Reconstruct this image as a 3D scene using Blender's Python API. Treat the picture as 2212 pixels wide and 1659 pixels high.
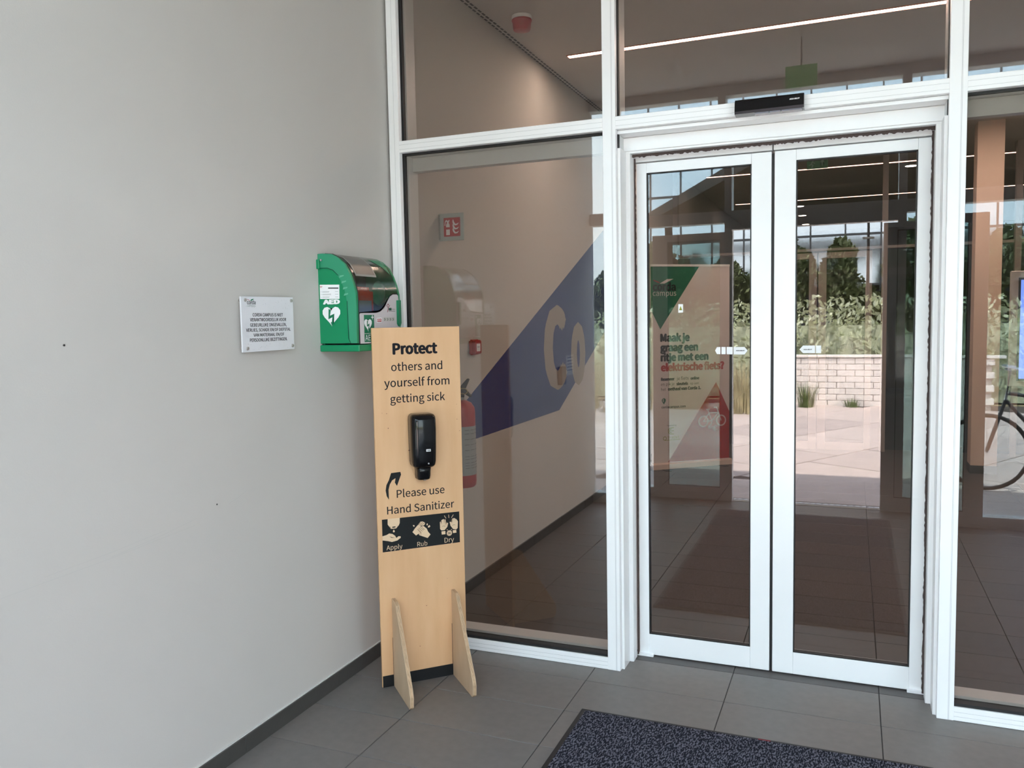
import bpy, bmesh, math, random
from mathutils import Vector, Matrix
random.seed(7)
for _o in list(bpy.data.objects):
    bpy.data.objects.remove(_o, do_unlink=True)
sc = bpy.context.scene
COL = sc.collection
R = math.radians

# ------------------------------------------------------------ camera, world, sun, exposure
yaw, pitch, roll = 0.39178827, 0.07597865, -0.01891278
fw = Vector((-math.sin(yaw)*math.cos(pitch), math.cos(yaw)*math.cos(pitch), -math.sin(pitch)))
rt = Vector((math.cos(yaw), math.sin(yaw), 0)); up = rt.cross(fw)
r2 = math.cos(roll)*rt + math.sin(roll)*up; u2 = -math.sin(roll)*rt + math.cos(roll)*up
camd = bpy.data.cameras.new('camera'); cam = bpy.data.objects.new('camera', camd); COL.objects.link(cam)
cam.matrix_world = Matrix(((r2.x, u2.x, -fw.x, 2.1), (r2.y, u2.y, -fw.y, -3.552), (r2.z, u2.z, -fw.z, 1.6), (0, 0, 0, 1)))
camd.sensor_width = 36; camd.lens = 1783.658/2212*36; camd.clip_start = 0.02; camd.clip_end = 500
sc.camera = cam
sc.view_settings.view_transform = 'Standard'; sc.view_settings.look = 'None'
sc.view_settings.gamma = 1; sc.view_settings.use_curve_mapping = False
sc.view_settings.exposure = 0.70
SKY = 6.0
SUN = 17.0
W = bpy.data.worlds.new('sky'); sc.world = W; W.use_nodes = True
nt = W.node_tree; nt.nodes.clear()
o_ = nt.nodes.new('ShaderNodeOutputWorld'); b_ = nt.nodes.new('ShaderNodeBackground')
tc = nt.nodes.new('ShaderNodeTexCoord'); sx = nt.nodes.new('ShaderNodeSeparateXYZ'); cr = nt.nodes.new('ShaderNodeValToRGB')
nt.links.new(tc.outputs['Generated'], sx.inputs[0]); nt.links.new(sx.outputs['Z'], cr.inputs[0])
cr.color_ramp.elements[0].position = 0.0; cr.color_ramp.elements[0].color = (1.0, 0.965, 0.94, 1)
cr.color_ramp.elements[1].position = 0.75; cr.color_ramp.elements[1].color = (0.65, 0.74, 0.92, 1)
e_ = cr.color_ramp.elements.new(0.25); e_.color = (0.92, 0.93, 0.985, 1)
nt.links.new(cr.outputs[0], b_.inputs[0]); b_.inputs[1].default_value = SKY
nt.links.new(b_.outputs[0], o_.inputs[0])
sund = bpy.data.lights.new('sun', 'SUN'); sun = bpy.data.objects.new('sun', sund); COL.objects.link(sun)
sund.energy = SUN; sund.angle = R(1.5); sund.color = (1.0, 0.93, 0.84)
sun.rotation_euler = Vector((-0.26, -0.34, -0.95)).to_track_quat('-Z', 'Y').to_euler(); sun.location = (10, 10, 20)

# ------------------------------------------------------------ materials
MATS = {}
def pm(name, col, rough=0.5, metal=0.0, bump=0.0, bscale=200.0, var=0.0, vscale=6.0, spec=0.5, emit=None, estr=0.0, col2=None, aniso=(1, 1, 1), coat=0.0):
    if name in MATS: return MATS[name]
    m = bpy.data.materials.new(name); m.use_nodes = True; n = m.node_tree.nodes; l = m.node_tree.links
    p = n['Principled BSDF']
    p.inputs['Base Color'].default_value = (*col, 1); p.inputs['Roughness'].default_value = rough
    p.inputs['Metallic'].default_value = metal; p.inputs['Specular IOR Level'].default_value = spec
    p.inputs['Coat Weight'].default_value = coat
    t = n.new('ShaderNodeTexCoord'); mp = n.new('ShaderNodeMapping'); mp.inputs['Scale'].default_value = aniso
    l.new(t.outputs['Object'], mp.inputs[0])
    if var > 0 or col2:
        nz = n.new('ShaderNodeTexNoise'); nz.inputs['Scale'].default_value = vscale; nz.inputs['Detail'].default_value = 6
        l.new(mp.outputs[0], nz.inputs[0])
        r = n.new('ShaderNodeValToRGB'); c2 = col2 or tuple(c*(1-var) for c in col)
        c1 = col if col2 else tuple(min(1, c*(1+var)) for c in col)
        r.color_ramp.elements[0].position = .3; r.color_ramp.elements[0].color = (*c2, 1)
        r.color_ramp.elements[1].position = .7; r.color_ramp.elements[1].color = (*c1, 1)
        l.new(nz.outputs[0], r.inputs[0]); l.new(r.outputs[0], p.inputs['Base Color'])
    if bump > 0:
        nb = n.new('ShaderNodeTexNoise'); nb.inputs['Scale'].default_value = bscale; nb.inputs['Detail'].default_value = 3
        l.new(mp.outputs[0], nb.inputs[0])
        bp = n.new('ShaderNodeBump'); bp.inputs['Strength'].default_value = bump; bp.inputs['Distance'].default_value = 0.002
        l.new(nb.outputs[0], bp.inputs['Height']); l.new(bp.outputs[0], p.inputs['Normal'])
    if emit:
        p.inputs['Emission Color'].default_value = (*emit, 1); p.inputs['Emission Strength'].default_value = estr
    MATS[name] = m; return m

def glass(name, tint, r0, rough=0.0):
    m = bpy.data.materials.new(name); m.use_nodes = True; n = m.node_tree.nodes; l = m.node_tree.links; n.clear()
    o = n.new('ShaderNodeOutputMaterial'); mx = n.new('ShaderNodeMixShader')
    tr = n.new('ShaderNodeBsdfTransparent'); tr.inputs[0].default_value = (*tint, 1)
    gl = n.new('ShaderNodeBsdfGlossy'); gl.inputs['Roughness'].default_value = rough; gl.inputs[0].default_value = (1, 1, 1, 1)
    lw = n.new('ShaderNodeLayerWeight'); lw.inputs[0].default_value = 0.5
    pw = n.new('ShaderNodeMath'); pw.operation = 'POWER'; pw.inputs[1].default_value = 5
    ma = n.new('ShaderNodeMath'); ma.operation = 'MULTIPLY_ADD'; ma.inputs[1].default_value = 1-r0; ma.inputs[2].default_value = r0
    l.new(lw.outputs['Facing'], pw.inputs[0]); l.new(pw.outputs[0], ma.inputs[0]); l.new(ma.outputs[0], mx.inputs[0])
    l.new(tr.outputs[0], mx.inputs[1]); l.new(gl.outputs[0], mx.inputs[2]); l.new(mx.outputs[0], o.inputs[0])
    MATS[name] = m; return m

M_glass = glass('tinted_glass', (0.80, 0.775, 0.75), 0.068)
M_oglass = glass('outer_glass', (0.78, 0.86, 0.88), 0.03)
M_lglass = glass('parked_leaf_glass', (0.60, 0.68, 0.66), 0.03)
M_smoke = glass('smoked_cover', (0.70, 0.72, 0.70), 0.06, 0.12)
M_acryl = glass('acrylic', (0.95, 0.97, 0.96), 0.05)
M_wall = pm('white_plaster', (0.562, 0.540, 0.514), 0.75, bump=0.12, bscale=160, var=0.012, vscale=2.0, spec=0.25)
M_ceil = pm('ceiling_paint', (0.62, 0.59, 0.555), 0.9)
M_alu = pm('white_aluminium', (0.94, 0.94, 0.945), 0.30, spec=0.9, var=0.01, vscale=3)
M_aluin = pm('inner_aluminium', (0.74, 0.76, 0.76), 0.4)
M_black = pm('black_rubber', (0.012, 0.012, 0.013), 0.55)
M_brush = pm('brush_seal_pile', (0.09, 0.065, 0.06), 0.95, bump=0.8, bscale=900, var=0.5, vscale=500)
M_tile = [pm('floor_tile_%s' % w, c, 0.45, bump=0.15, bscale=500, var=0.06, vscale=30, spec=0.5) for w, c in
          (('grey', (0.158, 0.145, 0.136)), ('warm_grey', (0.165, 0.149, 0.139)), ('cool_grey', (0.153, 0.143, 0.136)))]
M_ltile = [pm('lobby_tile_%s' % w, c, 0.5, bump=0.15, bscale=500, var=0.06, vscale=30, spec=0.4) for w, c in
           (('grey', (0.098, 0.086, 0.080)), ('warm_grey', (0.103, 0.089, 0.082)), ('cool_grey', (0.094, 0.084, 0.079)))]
M_grout = pm('grout', (0.052, 0.05, 0.047), 0.9)
M_base = pm('baseboard_tile', (0.058, 0.056, 0.053), 0.5, var=0.08, vscale=20)
M_ply = pm('birch_plywood', (0.70, 0.43, 0.235), 0.55, col2=(0.63, 0.365, 0.185), vscale=3.0, aniso=(5, 5, 0.9), bump=0.05, bscale=60)
M_plyl = pm('pale_plywood', (0.66, 0.49, 0.33), 0.6, col2=(0.58, 0.41, 0.26), vscale=4, aniso=(4, 4, 1.2))
M_edge = [pm('ply_edge_light', (0.62, 0.44, 0.28), 0.8, var=.15, vscale=60), pm('ply_edge_dark', (0.30, 0.18, 0.10), 0.8, var=.2, vscale=60)]
M_ink = pm('black_print', (0.012, 0.012, 0.016), 0.6, spec=0.15)
M_strip = pm('black_strip', (0.012, 0.013, 0.014), 0.6, spec=0.2)
M_gloss = pm('gloss_black_plastic', (0.004, 0.004, 0.005), 0.10, spec=0.35)
M_wood_ic = pm('bare_wood_icon', (0.72, 0.52, 0.34), 0.6)
M_white = pm('white_print', (0.85, 0.85, 0.86), 0.5)
M_green = pm('green_plastic', (0.0, 0.235, 0.095), 0.38)
M_green2 = pm('green_plastic_rim', (0.03, 0.28, 0.15), 0.3)
M_sgreen = pm('safety_green', (0.0, 0.16, 0.07), 0.4)
M_red = pm('red_plastic', (0.42, 0.012, 0.015), 0.35)
M_redp = pm('red_print', (0.45, 0.02, 0.03), 0.5)
M_orange = pm('orange_fabric', (0.75, 0.07, 0.02), 0.7)
M_grey = pm('grey_plastic', (0.35, 0.35, 0.35), 0.4)
M_steel = pm('brushed_steel', (0.5, 0.47, 0.44), 0.3, metal=0.9)
M_blue = pm('blue_wall_film', (0.012, 0.038, 0.19), 0.5)
M_led = pm('led_diffuser', (1, 1, 1), 0.5, emit=(1.0, 0.78, 0.65), estr=50)
M_led2 = pm('far_led_diffuser', (1, 1, 1), 0.5, emit=(1.0, 0.72, 0.58), estr=4.5)
M_fringe = pm('warm_glow_fringe', (0.55, 0.2, 0.12), 0.5)  # reddish colour paints the warm glow that fringes the lit strips
M_banner = pm('banner_white', (0.66, 0.60, 0.59), 0.7)
M_bgreen = pm('banner_green', (0.0, 0.115, 0.06), 0.6)
M_bred = pm('banner_red', (0.38, 0.008, 0.01), 0.6)
M_olive = pm('olive_print', (0.25, 0.27, 0.02), 0.6)
M_dgrey = pm('dark_grey', (0.03, 0.03, 0.03), 0.5)
M_beige = pm('beige_paint', (0.80, 0.63, 0.53), 0.8)
M_lobwall = pm('lobby_brown_panel', (0.16, 0.12, 0.10), 0.8)
M_pave = [pm('paver_%s' % w, c, 0.85, var=0.1, vscale=4) for w, c in (('sand', (0.50, 0.42, 0.39)), ('rose', (0.46, 0.385, 0.36)), ('pale', (0.54, 0.455, 0.42)))]
M_soil = pm('meadow_soil', (0.27, 0.26, 0.14), 0.95, col2=(0.34, 0.24, 0.15), vscale=.6)
M_leaf = pm('tree_leaf', (0.16, 0.20, 0.10), 0.7, var=.4, vscale=2)
M_hedge = pm('hedge_leaf', (0.55, 0.59, 0.42), 0.7, var=.3, vscale=3)
M_grassm = pm('dry_grass', (0.50, 0.44, 0.26), 0.8, var=.4, vscale=8)
M_tuft = pm('green_grass', (0.12, 0.17, 0.05), 0.8, var=.3, vscale=8)
M_brickw = pm('white_brick', (0.94, 0.88, 0.83), 0.85, var=.06, vscale=9)
M_bark = pm('bark', (0.10, 0.07, 0.05), 0.9)
M_skypane = pm('blue_facade_glass', (0.74, 0.88, 0.98), 0.12, metal=0.9)
M_dmull = pm('dark_mullion', (0.05, 0.06, 0.07), 0.5)
M_soffit = pm('dark_soffit', (0.05, 0.045, 0.04), 0.9)
M_chrome = pm('chrome', (0.6, 0.6, 0.62), 0.2, metal=1)
M_screen = pm('lit_screen', (0.1, 0.2, 0.5), 0.3, emit=(0.12, 0.22, 0.7), estr=1.6)
M_exit = pm('exit_sign_face', (0.05, 0.35, 0.12), 0.5, emit=(0.08, 0.45, 0.12), estr=0.35)
M_exitd = pm('exit_sign_dim', (0.01, 0.12, 0.05), 0.5)
M_exitp = pm('exit_sign_print', (0.16, 0.30, 0.24), 0.5)
M_flagw = pm('flag_sign_panel', (0.45, 0.50, 0.49), 0.4)

def mat_carpet():
    m = pm('mat_pile', (0.06, 0.065, 0.085), 0.95)
    n = m.node_tree.nodes; l = m.node_tree.links; p = n['Principled BSDF']
    t = n.new('ShaderNodeTexCoord'); mp = n.new('ShaderNodeMapping')
    mp.inputs['Rotation'].default_value = (0, 0, R(-28)); mp.inputs['Scale'].default_value = (1.0, 0.38, 1)
    l.new(t.outputs['Object'], mp.inputs[0])
    nz = n.new('ShaderNodeTexNoise'); nz.inputs['Scale'].default_value = 190; nz.inputs['Detail'].default_value = 2
    l.new(mp.outputs[0], nz.inputs[0])
    r = n.new('ShaderNodeValToRGB'); r.color_ramp.elements[0].position = .47; r.color_ramp.elements[0].color = (0.012, 0.013, 0.02, 1)
    r.color_ramp.elements[1].position = .60; r.color_ramp.elements[1].color = (0.14, 0.14, 0.175, 1)
    l.new(nz.outputs[0], r.inputs[0]); l.new(r.outputs[0], p.inputs['Base Color'])
    b = n.new('ShaderNodeBump'); b.inputs['Strength'].default_value = 0.8; b.inputs['Distance'].default_value = 0.004
    l.new(nz.outputs[0], b.inputs['Height']); l.new(b.outputs[0], p.inputs['Normal'])
    p.inputs['Specular IOR Level'].default_value = 0.1
    return m
M_pile = mat_carpet()

# ------------------------------------------------------------ geometry helpers
def link(name, me, mat, parent=None, kind=None, label=None, smooth=False):
    if smooth:
        for p in me.polygons: p.use_smooth = True
    o = bpy.data.objects.new(name, me); COL.objects.link(o)
    if mat is not None:
        for mm in (mat if isinstance(mat, (list, tuple)) else [mat]): me.materials.append(mm)
    if parent is not None: o.parent = parent
    if kind: o['kind'] = kind
    if label: o['label'] = label
    return o
def tag(o, label, cat, group=None, kind=None):
    o['label'] = label; o['category'] = cat
    if group: o['group'] = group
    if kind: o['kind'] = kind
    return o
def thing(name, label, cat, loc=(0, 0, 0), rz=0.0, group=None, kind=None, parent=None):
    o = bpy.data.objects.new(name, None); COL.objects.link(o); o.location = loc; o.rotation_euler = (0, 0, rz)
    if parent is not None: o.parent = parent; return o
    return tag(o, label, cat, group, kind)
def raw(verts, faces):
    me = bpy.data.meshes.new('m'); me.from_pydata([tuple(v) for v in verts], [], faces); me.update(); return me
class B:
    """collects shapes into one bmesh"""
    def __init__(s): s.b = bmesh.new()
    def box(s, lo, hi, bev=0.0, seg=1):
        vs = [s.b.verts.new((x, y, z)) for x in (lo[0], hi[0]) for y in (lo[1], hi[1]) for z in (lo[2], hi[2])]
        fs = [s.b.faces.new([vs[i] for i in f]) for f in ((0, 1, 3, 2), (4, 6, 7, 5), (0, 4, 5, 1), (2, 3, 7, 6), (0, 2, 6, 4), (1, 5, 7, 3))]
        if bev > 0:
            es = set(e for f in fs for e in f.edges)
            bmesh.ops.bevel(s.b, geom=list(es), offset=bev, segments=seg, affect='EDGES')
        return s
    def prism(s, pts, fr, d0, d1):
        """polygon in a frame (origin, ea, eb, ec), from depth d0 to d1 along ec"""
        O, ea, eb, ec = fr
        a = [s.b.verts.new(O + ea*p[0] + eb*p[1] + ec*d0) for p in pts]
        c = [s.b.verts.new(O + ea*p[0] + eb*p[1] + ec*d1) for p in pts]
        n = len(pts)
        try:
            f1 = s.b.faces.new(a); f2 = s.b.faces.new(c[::-1])
            for i in range(n): s.b.faces.new([a[(i+1) % n], a[i], c[i], c[(i+1) % n]])
            if n > 4: bmesh.ops.triangulate(s.b, faces=[f1, f2])
        except ValueError: pass
        return s
    def stroke(s, pts, fr, w, d0, d1):
        for i in range(len(pts)-1):
            p, q = Vector(pts[i][:2]), Vector(pts[i+1][:2]); d = (q-p)
            if d.length < 1e-6: continue
            d.normalize(); nn = Vector((-d.y, d.x))*w/2; e = d*w*0.3
            s.prism([tuple(p-nn-e), tuple(q-nn+e), tuple(q+nn+e), tuple(p+nn-e)], fr, d0, d1)
        return s
    def ring(s, c, r0, r1, fr, d0, d1, n=28):
        for i in range(n):
            a, b = 2*math.pi*i/n, 2*math.pi*(i+1)/n
            s.prism([(c[0]+r0*math.cos(a), c[1]+r0*math.sin(a)), (c[0]+r1*math.cos(a), c[1]+r1*math.sin(a)),
                     (c[0]+r1*math.cos(b), c[1]+r1*math.sin(b)), (c[0]+r0*math.cos(b), c[1]+r0*math.sin(b))], fr, d0, d1)
        return s
    def disc(s, c, r, fr, d0, d1, n=24):
        return s.prism([(c[0]+r*math.cos(2*math.pi*i/n), c[1]+r*math.sin(2*math.pi*i/n)) for i in range(n)], fr, d0, d1)
    def lathe(s, prof, c, ax='z', n=24, sx=1, sy=1):
        rings = []
        for r, h in prof:
            ring = []
            for i in range(n):
                a = 2*math.pi*i/n; p = (r*sx*math.cos(a), r*sy*math.sin(a), h)
                if ax == 'y': p = (p[0], p[2], p[1])
                if ax == 'x': p = (p[2], p[0], p[1])
                ring.append(s.b.verts.new((c[0]+p[0], c[1]+p[1], c[2]+p[2])))
            rings.append(ring)
        for a, b in zip(rings, rings[1:]):
            for i in range(n): s.b.faces.new([a[i], a[(i+1) % n], b[(i+1) % n], b[i]])
        s.b.faces.new(rings[0][::-1]); s.b.faces.new(rings[-1])
        return s
    def tube(s, pts, r, n=8):
        P = [Vector(p) for p in pts]; rings = []
        for i, p in enumerate(P):
            d = (P[min(i+1, len(P)-1)] - P[max(i-1, 0)]).normalized()
            a = d.cross(Vector((0, 0, 1)));
            if a.length < 1e-3: a = d.cross(Vector((1, 0, 0)))
            a.normalize(); b = d.cross(a); rr = r[i] if isinstance(r, (list, tuple)) else r
            rings.append([s.b.verts.new(p + (a*math.cos(2*math.pi*k/n) + b*math.sin(2*math.pi*k/n))*rr) for k in range(n)])
        for a, b in zip(rings, rings[1:]):
            for i in range(n): s.b.faces.new([a[i], a[(i+1) % n], b[(i+1) % n], b[i]])
        s.b.faces.new(rings[0][::-1]); s.b.faces.new(rings[-1])
        return s
    def done(s, name, mat, parent=None, kind=None, label=None, smooth=False, auto=False):
        bmesh.ops.recalc_face_normals(s.b, faces=s.b.faces)
        me = bpy.data.meshes.new(name); s.b.to_mesh(me); s.b.free()
        o = link(name, me, mat, parent, kind, label, smooth)
        if auto:
            for p in me.polygons: p.use_smooth = True
            try: me.set_sharp_from_angle(angle=R(35))
            except Exception: pass
        return o
def box(name, lo, hi, mat, parent=None, bev=0.0, kind=None, label=None, seg=1):
    return B().box(lo, hi, bev, seg).done(name, mat, parent, kind, label)
V = Vector
def frame(O, ea, ec, eb=(0, 0, 1)):
    return (V(O), V(ea).normalized(), V(eb), V(ec).normalized())
F_WALL = frame((0, 0, 0), (0, 1, 0), (1, 0, 0))          # on the wall x = 0, ec out of the wall
FONT = None
try:
    import os
    FONT = bpy.data.fonts.load(os.path.join(bpy.utils.resource_path('LOCAL'), 'datafiles', 'fonts', 'Noto Sans CJK Regular.woff2'))
except Exception:
    FONT = None
def text(body, fr, x0, base, x1, mat, parent, name='lettering', cap=None, bold=0.0, lift=0.0, thick=0.0006, shear=0.0, label=None, center=None, sy=1.0):
    cu = bpy.data.curves.new('t', 'FONT'); cu.body = body
    if FONT is not None: cu.font = FONT
    cu.size = 1.0; cu.extrude = 0; cu.fill_mode = 'FRONT'
    cu.resolution_u = 3; cu.shear = shear
    o = bpy.data.objects.new('t', cu); COL.objects.link(o)
    dg = bpy.context.evaluated_depsgraph_get()
    me = bpy.data.meshes.new_from_object(o.evaluated_get(dg)); bpy.data.objects.remove(o, do_unlink=True)
    xs = [v.co.x for v in me.vertices]; ys = [v.co.y for v in me.vertices]
    k = (x1-x0)/(max(xs)-min(xs)); mx = min(xs)
    ky = k*sy if cap is None else cap/max(ys)
    O, ea, eb, ec = fr
    if bold > 0:   # heavier strokes: the outline repeated a hair's breadth aside, in one mesh
        k = (x1-x0-2*bold*(x1-x0)/(max(xs)-min(xs)))/(max(xs)-min(xs)); x0 = x0+bold*k
    P0 = [(v.co.x, v.co.y) for v in me.vertices]; T0 = [tuple(p.vertices) for p in me.polygons]; bpy.data.meshes.remove(me)
    offs = [(0, 0)] if bold <= 0 else [(0, 0), (-bold, 0), (bold, 0), (0, bold*.7), (0, -bold*.7), (-bold*.7, bold*.5), (bold*.7, bold*.5), (-bold*.7, -bold*.5), (bold*.7, -bold*.5)]
    vv, ff = [], []
    for q, (dx_, dy_) in enumerate(offs):
        o_n = len(vv); ff += [tuple(i+o_n for i in t_) for t_ in T0]
        vv += [O + ea*(x0+(x+dx_-mx)*k) + eb*(base+(y+dy_)*ky) + ec*(lift+thick+q*0.00001) for x, y in P0]
    me = raw(vv, ff)
    return link(name, me, mat, parent, None, label)

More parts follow.
